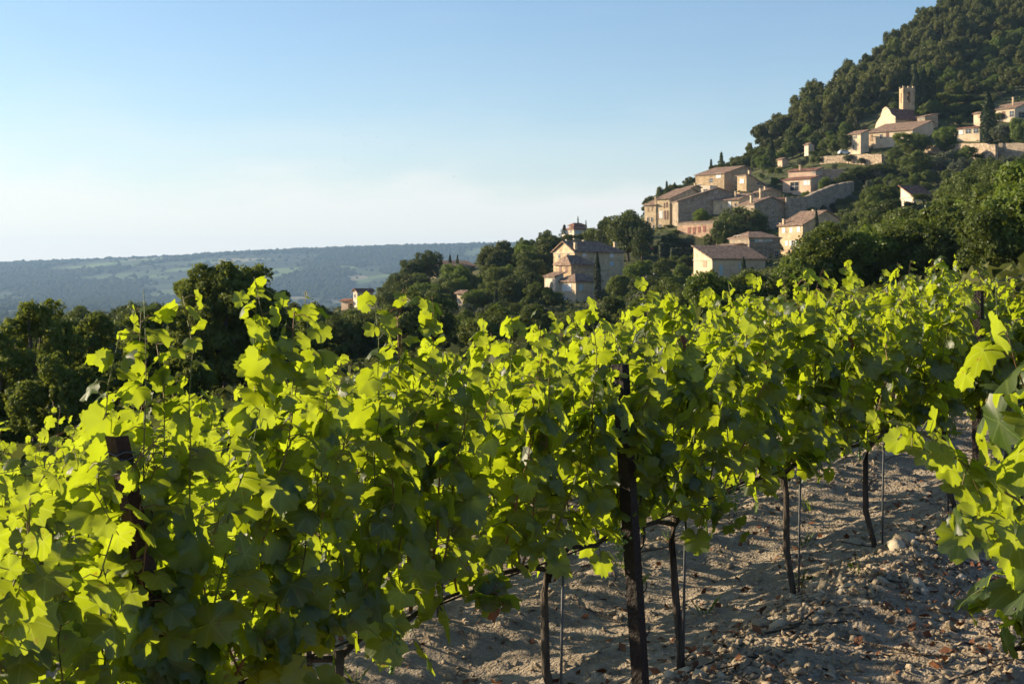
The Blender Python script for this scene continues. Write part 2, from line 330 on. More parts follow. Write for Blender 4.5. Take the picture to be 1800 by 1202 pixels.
_YS = np.concatenate([np.arange(40, 300, 1.5), np.arange(300, 900, 3)])
def hit(px, py, ymin=60):
    ys = _YS[_YS >= ymin]; xs = (px - CX) / F * ys; zr = CZ + (HY - py) / F * ys; zg = gz(xs, ys)
    i = np.argmax(zg >= zr)
    if zg[i] < zr[i]: return None
    return Vector((xs[i], ys[i], zg[i]))

SOIL = (-7.5, 8.5, 2.0, 21.0)
def row_pt(k, s): b = np.array([.52, 6.25]) + V * 2.2 * k + U * s; return float(b[0]), float(b[1])
def soil_h(x, y):
    """fine relief of the worked stony soil: mounds under the rows, wheel hollows, clods"""
    c = ((x - .52) * V[0] + (y - 6.25) * V[1]) / 2.2
    a = (x - .52) * U[0] + (y - 6.25) * U[1]
    m = np.cos((c + .15 + .06 * (vnoise(a * .8, c * 3) - .5)) * 2 * math.pi) * .5 + .5
    h = m**2.5 * .19 * (0.6 + .8 * vnoise(a * 1.3 + 3, c + 50)) - .03
    h = h + .055 * (fbm(x * 2.2, y * 2.2, 3) - .5) + .05 * (fbm(x * 7, y * 7 + 4, 3) - .45) + .03 * np.maximum(vnoise(x * 17, y * 17) - .55, 0) * 2
    return h
def soil_z(x, y):
    x = np.atleast_1d(np.asarray(x, float)); y = np.atleast_1d(np.asarray(y, float))
    return plane(x, y) + soil_h(x, y)
def s1(x, y): return float(soil_z(x, y)[0])

def build_ground():
    na, nr = 420, 420
    ang = np.concatenate([np.linspace(R(-100), R(-32), 40, endpoint=False), np.linspace(R(-32), R(32), na), np.linspace(R(32), R(100), 41)[1:]])
    rad = 1.2 * (10000 / 1.2) ** (np.linspace(0, 1, nr))
    A, RR = np.meshgrid(ang, rad); X = np.sin(A) * RR; Y = np.cos(A) * RR - 3
    Z = gz(X.ravel(), Y.ravel()).reshape(X.shape)
    Z += np.where((RR > 60) & (RR < 1000), (fbm(X / 6, Y / 6, 3) - .5) * 1.2, 0)
    inside = (X > SOIL[0] + .4) & (X < SOIL[1] - .4) & (Y > SOIL[2] + .4) & (Y < SOIL[3] - .4)
    Z = Z - np.where(inside, .35, 0) - .02
    n = X.size; idx = np.arange(n).reshape(X.shape)
    f = np.stack([idx[:-1, :-1], idx[:-1, 1:], idx[1:, 1:], idx[1:, :-1]], -1).reshape(-1, 4)
    m, nd, l = new_mat('hillside_and_valley_ground')
    out = nd.new('ShaderNodeOutputMaterial'); b = nd.new('ShaderNodeBsdfPrincipled'); l.new(b.outputs[0], out.inputs[0]); b.inputs['Roughness'].default_value = .95; b.inputs['Specular IOR Level'].default_value = .1
    g = nd.new('ShaderNodeNewGeometry')
    n1 = nd.new('ShaderNodeTexNoise'); n1.inputs['Scale'].default_value = .12; n1.inputs['Detail'].default_value = 9; n1.inputs['Roughness'].default_value = .7; l.new(g.outputs['Position'], n1.inputs['Vector'])
    near = ramp(nd, [(.3, (.035, .05, .016)), (.5, (.075, .085, .032)), (.64, (.13, .12, .055)), (.8, (.26, .21, .12))]); l.new(n1.outputs['Fac'], near.inputs[0])
    # far country: parcels of vines, straw and pasture
    mp = nd.new('ShaderNodeMapping'); mp.inputs['Scale'].default_value = (.0045, .0022, .003); mp.inputs['Rotation'].default_value = (0, 0, R(12)); l.new(g.outputs['Position'], mp.inputs[0])
    v = nd.new('ShaderNodeTexVoronoi'); v.inputs['Scale'].default_value = 1; l.new(mp.outputs[0], v.inputs['Vector'])
    sx = nd.new('ShaderNodeSeparateColor'); l.new(v.outputs['Color'], sx.inputs[0])
    par = ramp(nd, [(0, (.05, .075, .028)), (.3, (.085, .12, .04)), (.5, (.12, .17, .05)), (.68, (.06, .09, .03)), (.85, (.24, .21, .12)), (1, (.34, .29, .19))]); par.color_ramp.interpolation = 'CONSTANT'
    l.new(sx.outputs[0], par.inputs[0])
    n3 = nd.new('ShaderNodeTexNoise'); n3.inputs['Scale'].default_value = .0016; n3.inputs['Detail'].default_value = 7; l.new(g.outputs['Position'], n3.inputs['Vector'])
    wr = ramp(nd, [(.47, (0, 0, 0)), (.53, (1, 1, 1))]); l.new(n3.outputs['Fac'], wr.inputs[0])
    wm = nd.new('ShaderNodeMix'); wm.data_type = 'RGBA'; wm.inputs['A'].default_value = (.022, .034, .016, 1); l.new(wr.outputs[0], wm.inputs['Factor']); l.new(par.outputs[0], wm.inputs['B'])
    sp = nd.new('ShaderNodeSeparateXYZ'); l.new(g.outputs['Position'], sp.inputs[0])
    mr = nd.new('ShaderNodeMapRange'); mr.inputs[1].default_value = 800; mr.inputs[2].default_value = 1600; l.new(sp.outputs['Y'], mr.inputs[0])
    fx = nd.new('ShaderNodeMix'); fx.data_type = 'RGBA'; l.new(mr.outputs[0], fx.inputs['Factor']); l.new(near.outputs[0], fx.inputs['A']); l.new(wm.outputs['Result'], fx.inputs['B'])
    l.new(fx.outputs['Result'], b.inputs['Base Color'])
    o = link('ground', np_mesh('ground', np.stack([X, Y, Z], -1).reshape(-1, 3), f, m, True)); tag(o, kind='structure')
    # woods on the far slopes: real rough canopy
    N = 60000
    yy = rng.uniform(2600, 8080, N); xx = yy * rng.uniform(-.40, .10, N)
    zz = gz(xx, yy)
    mask = fbm(xx / 420 + 11, yy / 800 + 3, 4) + .10 * sstep(6800, 7900, yy) + .12 * sstep(3600, 2700, yy)
    keep = (mask > .475) | (rng.random(N) < .03) | (yy > 7940)
    xx, yy, zz = xx[keep], yy[keep], zz[keep]; k = len(xx)
    rr = rng.uniform(7, 15, k); hh = rr * rng.uniform(.8, 1.3, k); hh = np.where(yy > 7900, hh * .75, hh)
    base = np.array([(1,0,0),(0,1,0),(-1,0,0),(0,-1,0),(0,0,1),(.6,.6,.62),(-.6,.6,.62),(-.6,-.6,.62),(.6,-.6,.62)], float)
    vv = base[None] * np.stack([rr, rr, hh], -1)[:, None, :] * rng.uniform(.75, 1.25, (k, 9, 1)); vv = vv + np.stack([xx, yy, zz - 1], -1)[:, None, :]
    tri = np.array([(0,5,8),(0,1,5),(1,6,5),(1,2,6),(2,7,6),(2,3,7),(3,8,7),(3,0,8),(4,5,6),(4,6,7),(4,7,8),(4,8,5)])
    ff = (tri[None] + (np.arange(k) * 9)[:, None, None]).reshape(-1, 3)
    fm = mat_noise('far_woodland', [(.3, (.018, .030, .012)), (.7, (.045, .058, .022))], .01, .95, coord='Object', spec=.05)
    o = link('far_woods', np_mesh('far_woods', vv.reshape(-1, 3), ff, fm)); tag(o, 'blue-green woods covering the distant ridge and valley', 'woodland', kind='stuff')
build_ground()

# ------------------------------------------------------------ village houses
BOXES = []          # picture boxes kept clear when trees are sown: (x0, y0, x1, y1, depth)
def roof_mesh(tops, t):
    """tops: list of top polygons (CCW from above) sharing edges; gives a slab of thickness t"""
    key = {}; v = []; f = []
    def vid(p):
        k = tuple(round(c, 3) for c in p)
        if k not in key: key[k] = len(v); v.append(p)
        return key[k]
    polys = [[vid(p) for p in q] for q in tops]; n = len(v)
    edges = {}
    for q in polys:
        f.append(tuple(q)); f.append(tuple(i + n for i in reversed(q)))
        for a, b in zip(q, q[1:] + q[:1]): edges[(a, b)] = 1
    for (a, b) in edges:
        if (b, a) not in edges: f.append((b, a, a + n, b + n))
    m = MB(); m.v = [tuple(p) for p in v] + [(p[0], p[1], p[2] - t) for p in v]; m.f = f
    return m
def house(name, label, xl, xc, xr, eave, base, Y, a=32, roof='gx', rise=.36, peak=.5, hip=(0, 0), wall='stone', tile='tile', over=.45,
          wins=(), chim=(), cat='house', sink=4.0, box=True, d1=None, d2=None, group=None, shed=1.0):
    """a house seen on its near corner. Columns xl/xc/xr: left end, near corner, right end; rows eave/base at the corner; depth Y in metres"""
    m = Y / F; ar = R(a); w1 = d1 or max(2.0, (xc - xl) * m / math.sin(ar)); w2 = d2 or max(2.0, (xr - xc) * m / math.cos(ar)); h = (base - eave) * m
    p = P(xc, base, Y); th = math.atan((xc - CX) / F)
    root = empty(name, p, ar - th)
    wm = M[wall]; o = over; t = .22
    if roof in ('gx', 'hip', 'hx'):
        yr = peak * w1; rz = h + rise * min(yr, w1 - yr) if peak != .5 else h + rise * w1 / 2
        h0, h1 = hip
        if h0 == 0 and h1 == 0 or roof == 'gx':
            pass
        kl = (rz - h) / yr; kr = (rz - h) / (w1 - yr)
        e0 = (-o, -o, h - o * kl + t); e1 = (w2 + o, -o, h - o * kl + t); f0 = (-o, w1 + o, h - o * kr + t); f1 = (w2 + o, w1 + o, h - o * kr + t)
        r0 = (-o + h0, yr, rz + t); r1 = (w2 + o - h1, yr, rz + t)
        tops = [[e0, e1, r1, r0], [f1, f0, r0, r1]]
        if h0: tops.append([f0, e0, r0])
        if h1: tops.append([e1, f1, r1])
        w = MB(); s = -sink
        x0t = 0; 
        g0 = [(0, 0, s), (0, w1, s), (0, w1, h), (0, yr, rz), (0, 0, h)] if not h0 else [(0, 0, s), (0, w1, s), (0, w1, h), (0, 0, h)]
        if not h0 and not h1: w.prism(g0, (w2, 0, 0))
        else:
            w.box((0, 0, s), (w2, w1, h))
            if not h0: w.prism([(0.003, 0.02, h - .05), (0.003, w1 - .02, h - .05), (0.003, yr, rz - .02)], (.4, 0, 0))
            if not h1: w.prism([(w2 - .4, 0.02, h - .05), (w2 - .4, w1 - .02, h - .05), (w2 - .4, yr, rz - .02)], (.397, 0, 0))
        tm = M[tile + 'X']
    elif roof == 'gy':
        xr_ = peak * w2; rz = h + rise * xr_; hr = rz - rise * shed * (w2 - xr_)       # right eave may sit at another height
        e0 = (-o, -o, h - o * rise + t); f0 = (-o, w1 + o, h - o * rise + t); r0 = (xr_, -o, rz + t); r1 = (xr_, w1 + o, rz + t)
        q0 = (w2 + o, -o, hr - o * rise * shed + t); q1 = (w2 + o, w1 + o, hr - o * rise * shed + t)
        tops = [[e0, r0, r1, f0], [r0, q0, q1, r1]]
        w = MB(); w.prism([(0, 0, -sink), (w2, 0, -sink), (w2, 0, hr), (xr_, 0, rz), (0, 0, h)], (0, w1, 0)); tm = M[tile + 'Y']
    elif roof == 'sx':                                   # single slope rising to the right
        rz = h + rise * w2
        tops = [[(-o, -o, h - o * rise + t), (w2 + o, -o, rz + o * rise + t), (w2 + o, w1 + o, rz + o * rise + t), (-o, w1 + o, h - o * rise + t)]]
        w = MB(); w.prism([(0, 0, -sink), (w2, 0, -sink), (w2, 0, rz), (0, 0, h)], (0, w1, 0)); tm = M[tile + 'Y']
    elif roof == 'sy':                                   # single slope rising away behind the right-hand face
        rz = h + rise * w1
        tops = [[(-o, -o, h - o * rise + t), (w2 + o, -o, h - o * rise + t), (w2 + o, w1 + o, rz + o * rise + t), (-o, w1 + o, rz + o * rise + t)]]
        w = MB(); w.prism([(0, 0, -sink), (0, w1, -sink), (0, w1, rz), (0, 0, h)], (w2, 0, 0)); tm = M[tile + 'X']
    else:                                                # flat parapet
        rz = h; tops = None; w = MB(); w.box((0, 0, -sink), (w2, w1, h)); tm = None
    w.build('wall', wm, root)
    if tops:
        roof_mesh(tops, t).build('roof', tm, root)
        gen = MB()                                       # genoise: the corbelled tile course under the eaves
        gen.box((-.16, -.16, h - .34), (w2 + .16, w1 + .16, h - .16)) if roof not in ('gy', 'sx') else gen.box((-.16, -.0, h - .34), (.2, w1, h - .16))
        gen.build('eaves_course', M['frame'], root)
    for wd in wins:
        px, py, wp, hp, kind = wd
        z = (base - py) * m; hh = hp * m / 2
        if px < xc: u = (xc - px) * m / math.sin(ar); ww = wp * m / math.sin(ar) / 2; face = 'L'
        else: u = (px - xc) * m / math.cos(ar); ww = wp * m / math.cos(ar) / 2; face = 'R'
        window(root, face, u, z, ww, hh, kind)
    for c in chim:
        px, py, hp = c[:3]; fr = c[3] if len(c) > 3 else .5
        # chimney foot on the roof, at depth fraction fr of the left face
        yy = fr * w1; xx = (px - xc) * m / math.cos(ar) + yy * math.tan(ar)
        xx = min(max(xx, .5), w2 - .5); zt = (base - py) * m; zb = min(h, zt - 1.2)
        cb = MB(); cb.box((xx - .3, yy - .28, zb), (xx + .3, yy + .28, zt)); c_ = cb.build('chimney', M['stone_pale'], root)
        cc = MB(); cc.box((xx - .37, yy - .35, zt), (xx + .37, yy + .35, zt + .12)); cc.build('chimney_cap', M['frame'], c_)
    tag(root, label, cat, group)
    if box: BOXES.append((xl, eave - 14, xr, base - 4, Y))
    return root
def window(root, face, u, z, ww, hh, kind):
    def B(u0, u1, z0, z1, d0, d1):
        b = MB()
        if face == 'L': b.box((-d1, u0, z0), (-d0, u1, z1))
        else: b.box((u0, -d1, z0), (u1, -d0, z1))
        return b
    def add(b, c): n = len(b.v); b.v += c.v; b.f += [tuple(i + n for i in q) for q in c.f]
    if kind.startswith('shut'):
        mat = M['shutter_' + kind.split('_')[1]]
        for s0, s1_ in ((u - ww, u - .02), (u + .02, u + ww)):
            sh = B(s0, s1_, z - hh, z + hh, .01, .07).build('shutter', mat, root)
            for zz in (-.6, .6): B(s0 + .04, s1_ - .04, z + zz * hh - .06, z + zz * hh + .06, .071, .10).build('shutter_batten', mat, sh)
        return
    t = .11; fr = MB()
    add(fr, B(u - ww - t, u - ww, z - hh, z + hh, .0, .07)); add(fr, B(u + ww, u + ww + t, z - hh, z + hh, .0, .07))
    add(fr, B(u - ww - t, u + ww + t, z + hh, z + hh + t, .0, .072)); add(fr, B(u - ww - t - .05, u + ww + t + .05, z - hh - t, z - hh, .0, .12))
    w = fr.build('window' if kind != 'door' else 'door', M['frame'], root)
    if kind == 'white': pm = M['shutter_white']
    elif kind == 'blue': pm = M['shutter_blue']
    elif kind == 'door': pm = M['shutter_brown']
    else: pm = M['glass']
    B(u - ww, u + ww, z - hh, z + hh, .004, .02).build('pane' if kind != 'door' else 'door_leaf', pm, w)
    if kind in ('win', 'both') and ww > .35:
        br = MB(); add(br, B(u - .03, u + .03, z - hh, z + hh, .021, .04)); add(br, B(u - ww, u + ww, z - .03, z + .03, .021, .041)); br.build('glazing_bar', M['shutter_white'], w)
    if kind == 'both':
        for s in (-1, 1):
            c = u + s * (ww * 1.55 + t); B(c - ww / 2, c + ww / 2, z - hh, z + hh, .005, .05).build('shutter', M['shutter_blue'], root)

# --- the tall house with stepped wings at the edge of the village
house('manor_house', 'tall stone house with hipped tile roof and sunlit left gable above lower wings', 972, 1010, 1098, 442, 517, 300, 33, 'hx', .50, hip=(0, 4.2), wall='stone_pale',
      wins=[(983,450,3,6,'win'),(999,448,3,5,'win'),(1027,447,6,8,'white'),(1076,448,7,8,'white'),(1076,463,7,7,'blue'),(1045,470,6,8,'win')], chim=[(1009,427,12,.05),(1027,422,8,.5),(1088,425,10,.3)])
house('house_wing', 'middle stone wing with two brown shutters below the tall hipped-roof house', 976, 1004, 1046, 464, 500, 291, 33, 'hx', .55, hip=(1.2, 3.0), wall='stone',
      wins=[(985,473,4,12,'shut_brown'),(995,473,4,12,'shut_brown')], cat='house wing')
house('lean_to', 'low tiled lean-to left of the shuttered stone wing', 957, 976, 990, 486, 498, 288, 33, 'sx', .3, wall='plaster_pale', cat='lean-to')
house('garage_wing', 'lowest grey plaster wing with wide white roller shutter under the manor', 980, 1012, 1056, 494, 540, 284, 36, 'hip', .42, hip=(2.5, 2.5), wall='plaster',
      wins=[(996,506,17,12,'white'),(1021,505,7,11,'blue'),(1045,503,7,11,'blue'),(993,526,10,8,'white')], cat='house wing')
house('crest_house', 'small two-storey white house with red roof on the crest beside conifers', 998, 1009, 1031, 402, 420, 420, 33, 'hip', .4, hip=(1.2, 1.2), wall='plaster_pale', tile='tilered', wins=[(1003,398+9,3,4,'win'),(1016,408,6,5,'blue')], sink=3)
house('crest_house_tower', 'upper storey block of the small white house on the crest', 1001, 1010, 1028, 396, 404, 423, 33, 'hip', .4, hip=(1, 1), wall='plaster_pale', tile='tilered', wins=[(1004,400,2,4,'win'),(1022,400,4,4,'win')], cat='house wing', sink=3)
house('terrace_parapet', 'tiny pale garden terrace left of the white crest house', 988, 996, 1001, 412, 420, 416, 40, 'flat', wall='plaster_pale', cat='terrace', sink=3)
# --- village front row
house('row_house', 'leftmost sunlit village row house with grey-brown roof by the big dark tree', 1133, 1153, 1176, 360, 420, 434, 55, 'gy', .30, .75, wall='stone_pale',
      wins=[(1139,368,2.5,8,'shut_tan'),(1146,366,2.5,9,'shut_tan'),(1139,386,2.5,8,'win'),(1146,386,2.5,8,'win'),(1149,400,3,9,'win')], chim=[(1151,346,9,.1)])
house('row_house', 'second sunlit village row house with tall brown shutters and one pale shutter', 1153, 1177, 1226, 349, 412, 431, 55, 'gy', .30, .8, wall='stone_pale',
      wins=[(1168,361,2.4,9,'shut_brown'),(1172.5,360,2.4,9,'shut_brown'),(1162,377,6,13,'shut_white'),(1169,378,2.4,16,'shut_brown'),(1173.5,378,2.4,16,'shut_brown'),(1155.5,380,4,10,'shut_tan'),(1160,399,4,9,'win')],
      chim=[(1190,338,10,.3),(1203,330,9,.4)])
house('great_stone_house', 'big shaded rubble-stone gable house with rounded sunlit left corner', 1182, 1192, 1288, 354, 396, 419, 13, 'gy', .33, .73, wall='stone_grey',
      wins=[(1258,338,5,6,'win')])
house('upper_terrace_house', 'upper house with single-slope roof and open sunlit terraces', 1222, 1273, 1322, 305, 345, 458, 50, 'gy', .28, .72, wall='stone', wins=[(1284,314,6,4,'win'),(1263,308,9,8,'white'),(1250,316,6,7,'win'),(1229,325,6,6,'win'),(1240,333,12,6,'win')], chim=[(1304,289,7,.2)])
house('terrace_block', 'pale stepped terrace block below the single-slope upper house', 1222, 1248, 1262, 326, 348, 452, 50, 'flat', wall='plaster_pale', cat='terrace', wins=[(1229,338,6,8,'win'),(1240,336,7,7,'win')])
house('back_gable_house', 'shaded gabled house with tall thin chimney behind the village roofs', 1296, 1312, 1352, 308, 345, 450, 38, 'gy', .12, .1, wall='stone', wins=[(1304,318,7,7,'white'),(1336,322,12,4,'win')], shed=4.0, chim=[(1317,300,8,.1)])
house('bright_gable_house', 'sunlit village house with one white shutter below the roof terrace', 1254, 1298, 1326, 351, 385, 414, 58, 'gy', .26, .9, wall='stone_pale',
      wins=[(1283,357,5,12,'shut_white'),(1263,353,2.5,5,'win'),(1268,362,2.5,6,'win'),(1293,360,3,5,'win')], chim=[(1293,336,9,.3)])
house('roof_terrace_block', 'white parapet roof terrace above the sunlit shuttered village house', 1294, 1300, 1352, 338, 372, 426, 30, 'flat', wall='stone', cat='terrace', wins=[(1345,341,4,4,'win')], d1=6)
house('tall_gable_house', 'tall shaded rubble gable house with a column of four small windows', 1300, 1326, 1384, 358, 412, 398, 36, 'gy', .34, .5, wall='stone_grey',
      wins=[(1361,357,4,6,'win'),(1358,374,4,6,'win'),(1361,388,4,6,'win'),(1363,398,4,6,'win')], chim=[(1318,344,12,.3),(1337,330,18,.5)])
house('red_shutter_house', 'long pinkish stone house with four red shutters in a row', 1190, 1254, 1262, 391, 428, 396, 53, 'sx', .10, wall='stone_pink', over=.2,
      wins=[(1211,404,4.5,11,'shut_red'),(1220,404,4.5,11,'shut_red'),(1229,403,4.5,11,'shut_red'),(1238,402,4.5,11,'shut_red'),(1216,422,5,8,'win')], d2=5)
house('tiled_cottage', 'small tiled cottage between the back gable house and the pink villa', 1327, 1340, 1372, 337, 356, 436, 35, 'gy', .3, .5, wall='stone', wins=[(1348,345,4,5,'win'),(1333,344,3,5,'shut_tan')], chim=[(1345,328,6,.4)])
house('behind_row_house', 'low brown-roofed house peeping over the second row house', 1199, 1212, 1232, 331, 346, 447, 40, 'gy', .3, .6, wall='stone', wins=[(1220,336,3,3,'win')], chim=[(1222,322,6,.4)])
house('corner_house', 'large house with sunlit shuttered front and shaded gable right of the village', 1369, 1411, 1476, 395, 452, 349, 42, 'gy', .47, .62, wall='stone_pale',
      wins=[(1378,404,5,9,'shut_white'),(1391,404,5,9,'shut_white'),(1404,403,5,9,'shut_white'),(1383,427,5,9,'shut_white'),(1395,427,6,9,'both')], chim=[(1377,384,10,.85),(1371,391,6,.98),(1430,367,8,.5)], shed=.9)
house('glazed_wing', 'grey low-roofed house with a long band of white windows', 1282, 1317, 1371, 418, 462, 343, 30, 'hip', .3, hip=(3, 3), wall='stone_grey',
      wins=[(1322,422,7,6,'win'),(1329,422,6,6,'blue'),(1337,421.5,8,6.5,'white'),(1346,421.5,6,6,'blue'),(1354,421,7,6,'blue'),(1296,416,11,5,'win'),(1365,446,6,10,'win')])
house('roof_block', 'low tiled roof block with brick parapet left of the long white window band', 1262, 1290, 1310, 432, 466, 336, 40, 'gy', .2, .6, wall='stone', cat='house wing')
house('front_house', 'front village house with rubble left wall and pale blue shutters under wide tiled roof', 1221, 1252, 1346, 455, 497, 320, 30, 'sy', .34, wall='plaster', 
      wins=[(1239,463,7,13,'shut_tan'),(1238,485,8,9,'door'),(1267.5,475,6,18,'shut_blue'),(1302,467,6,10,'shut_blue')], chim=[(1230,436,10,.9)], d1=8.5)
house('pink_villa', 'pink plastered villa with big square window below the church terrace', 1376, 1425, 1442, 314, 348, 448, 50, 'gy', .22, .9, wall='plaster_pink', tile='tilered',
      wins=[(1397,326,15,15,'win'),(1416,321,7,8,'white'),(1422,321,3,8,'white'),(1388,342,7,5,'win')])
house('pink_villa_upper', 'upper storey with brown roof on the pink plastered villa', 1386, 1434, 1446, 299, 316, 456, 60, 'gy', .22, .9, wall='plaster_pink', tile='tilered', wins=[(1431,302,4,3.5,'win')], cat='house wing', chim=[(1398,289,6,.6)])
house('porch', 'little tiled porch roof beneath the pink villa', 1352, 1372, 1386, 352, 362, 430, 45, 'gy', .3, .6, wall='stone', tile='tilered', cat='porch')
house('sliver_house', 'narrow cream house end between trees below the wooded hill', 1414, 1421, 1431, 254, 276, 530, 40, 'gy', .5, .4, wall='plaster_pale')
house('hidden_cottage', 'pale cottage almost hidden by cypress and shrubs under the hill', 1367, 1375, 1386, 280, 295, 519, 40, 'gy', .4, .4, wall='plaster_pink')
house('garden_shed', 'small white house with brown roof among the trees on the right slope', 1592, 1606, 1640, 345, 360, 332, 36, 'sy', .5, wall='plaster_pale', tile='tilered', d1=5)
# --- church group
house('presbytery', 'sunlit cream presbytery left of the church with four small windows', 1492, 1513, 1527, 235, 274, 492, 48, 'gy', .38, .9, wall='plaster', wins=[(1497,242,2,5,'win'),(1502,241,2,5,'win'),(1505,240,2,5,'win'),(1501,257,2,6,'win')])
house('church_annex', 'broad sunlit cream annex with long sloping roof in front of the church', 1526, 1604, 1640, 228, 272, 487, 62, 'gy', .30, .9, wall='plaster',
      wins=[(1533,237,4,12,'shut_tan'),(1550,236,4,7,'win'),(1561,232,5,12,'shut_brown'),(1534,258,4,10,'door')])
house('church_side_hall', 'shaded right end hall of the church with lit dormer openings', 1613, 1626, 1648, 205, 232, 503, 50, 'gy', .2, .9, wall='stone', wins=[(1618,209,3,4,'win'),(1623,207,3,4,'win')], cat='church hall')
def church():
    Y = 512; m = Y / F; a = R(40); p = P(1572, 222, Y); root = empty('church_nave', p, a - math.atan((1572 - CX) / F))
    w1 = 8.2; w2 = 12.5; h = 2.6; rz = 6.9
    b = MB(); b.prism([(0,0,-6),(0,w1,-6),(0,w1,h-.3),(0,w1*.55,rz-.4),(0,0,h-.3)], (w2,0,0)); b.build('wall', M['stone_pale'], root)
    # curved-shoulder facade standing proud of the roof
    pts = [(-.35, -1.0, -6), (-.35, w1 + 2.4, -6), (-.35, w1 + 2.4, -.6), (-.35, w1 + 1.2, h - .4), (-.35, w1 - 1, h + 1.5), (-.35, w1 * .72, h + 4.2), (-.35, w1*.55, rz + .5), (-.35, w1*.45, rz + .3), (-.35, w1*.3, h + 3.6), (-.35, w1*.12, h + 1.7), (-.35, -1.0, h + .7)]
    b = MB(); b.prism(pts, (.34, 0, 0)); b.build('facade', M['plaster'], root)
    roof_mesh([[(-.0,-.5,h),(w2,-.5,h),(w2,w1*.55,rz),(0,w1*.55,rz)],[(w2,w1+.5,h),(0,w1+.5,h),(0,w1*.55,rz),(w2,w1*.55,rz)]], .25).build('roof', M['tileredX'], root)
    tag(root, 'church nave with curved sunlit gable and dark red tiled roof', 'church'); BOXES.append((1540, 185, 1612, 225, Y))
    # bell tower
    Y = 522; m = Y / F; a = R(22); p = P(1587.5, 215, Y); t = empty('bell_tower', p, a - math.atan((1587 - CX) / F)); w1, w2 = 3.7, 4.4
    H = (215 - 156) * m; z0 = (215 - 181) * m; z1 = (215 - 164) * m
    b = MB(); b.box((0, 0, -12), (w2, w1, z0)); b.build('shaft', M['stone'], t)
    b = MB(); q = 1.55; q1 = 1.45
    for (x0, x1) in ((0, q), (w2 - q, w2)):
        for (y0, y1) in ((0, q1), (w1 - q1, w1)): b.box((x0, y0, z0 + .002), (x1, y1, z1))
    b.build('belfry_pier', M['stone'], t)
    b = MB()                                       # round-headed arches cut out of the four lintels
    def arch(n, L, qq):
        pts = [(0, z1 + .002), (qq, z1 + .002)]; r = (L - 2 * qq) / 2
        pts += [(L/2 - r * math.cos(math.pi * i / n), z1 + .01 + r * math.sin(math.pi * i / n)) for i in range(1, n)]
        return pts + [(L - qq, z1 + .002), (L, z1 + .002), (L, H), (0, H)]
    A = arch(8, w2, q)
    for y in (0, w1 - .7): b.prism([(x, y, z) for x, z in A], (0, .7, 0))
    A = arch(8, w1, q1)
    for x in (.003, w2 - .703): b.prism([(x, yy, z) for yy, z in A], (.7, 0, 0))
    b.build('belfry_arch', M['stone'], t)
    b = MB(); b.box((.1, .1, H + .002), (w2 - .1, w1 - .1, H + .3)); b.build('roof_slab', M['stone_grey'], t)
    for x in (0, w2/2 - .35, w2 - .7):
        for y in (0, w1 - .6):
            b = MB(); b.box((x, y, H + .004), (x + .7, y + .6, H + 1.0)); b.build('merlon', M['stone'], t)
    b = MB(); cx, cy = w2/2, w1/2
    b.tube([(cx, cy, z0 + 1.2), (cx, cy, z0 + 1.3), (cx, cy, z0 + 1.9), (cx, cy, z0 + 2.25), (cx, cy, z0 + 2.5)], [.62, .6, .42, .36, .06], 12); b.build('bell', M['metal_dark'], t)
    b = MB(); b.tube([(cx - 1.0, cy, z0 + 2.5), (cx + 1.0, cy, z0 + 2.5)], .1, 6); b.build('bell_beam', M['metal_dark'], t)
    tag(t, 'square stone bell tower with open belfry and battlements above the church', 'bell tower'); BOXES.append((1578, 140, 1610, 215, Y))
church()
house('terrace_house', 'long low house with glazed doors right of the church', 1679, 1722, 1740, 224, 250, 478, 60, 'gy', .16, .9, wall='plaster', tile='tilered', wins=[(1703,229,9,8,'win'),(1716,229,8,9,'win'),(1690,230,8,8,'white')])
house('pavilion', 'little cream pavilion beside the tall cypress above the glazed house', 1712, 1724, 1732, 199, 214, 498, 50, 'gy', .4, .5, wall='plaster', wins=[(1721,205,3,6,'shut_tan')])
house('arched_villa', 'cream villa with arched brown door at the right edge', 1744, 1784, 1830, 190, 216, 505, 58, 'gy', .30, .6, wall='plaster', wins=[(1765,201,6,14,'shut_brown'),(1779,200,7,10,'win'),(1795,201,9,10,'win')], chim=[(1781,168,5,.4)])
# --- houses on the left spur
house('spur_house', 'small pale house with red roof alone on the wooded left spur', 621, 628, 656, 512, 540, 370, 28, 'gx', .5, wall='plaster_pale', tile='tilered', wins=[(624,520,2,5,'win'),(640,522,4,5,'win')])
house('spur_annex', 'low red-roofed annex left of the pale spur house', 600, 612, 622, 529, 540, 372, 50, 'gy', .3, .6, wall='plaster_pink', tile='tilered', cat='annex')
house('long_barn', 'long grey-roofed farmhouse half hidden by trees on the spur', 758, 766, 836, 468, 484, 386, 25, 'sy', .24, wall='stone_grey', d1=5.5, wins=[(780,474,3,4,'win'),(815,474,3,4,'win')])
house('cottage_end', 'sliver of a sunlit stone cottage among green shrubs on the spur', 807, 815, 823, 515, 535, 300, 45, 'gy', .4, .5, wall='plaster')
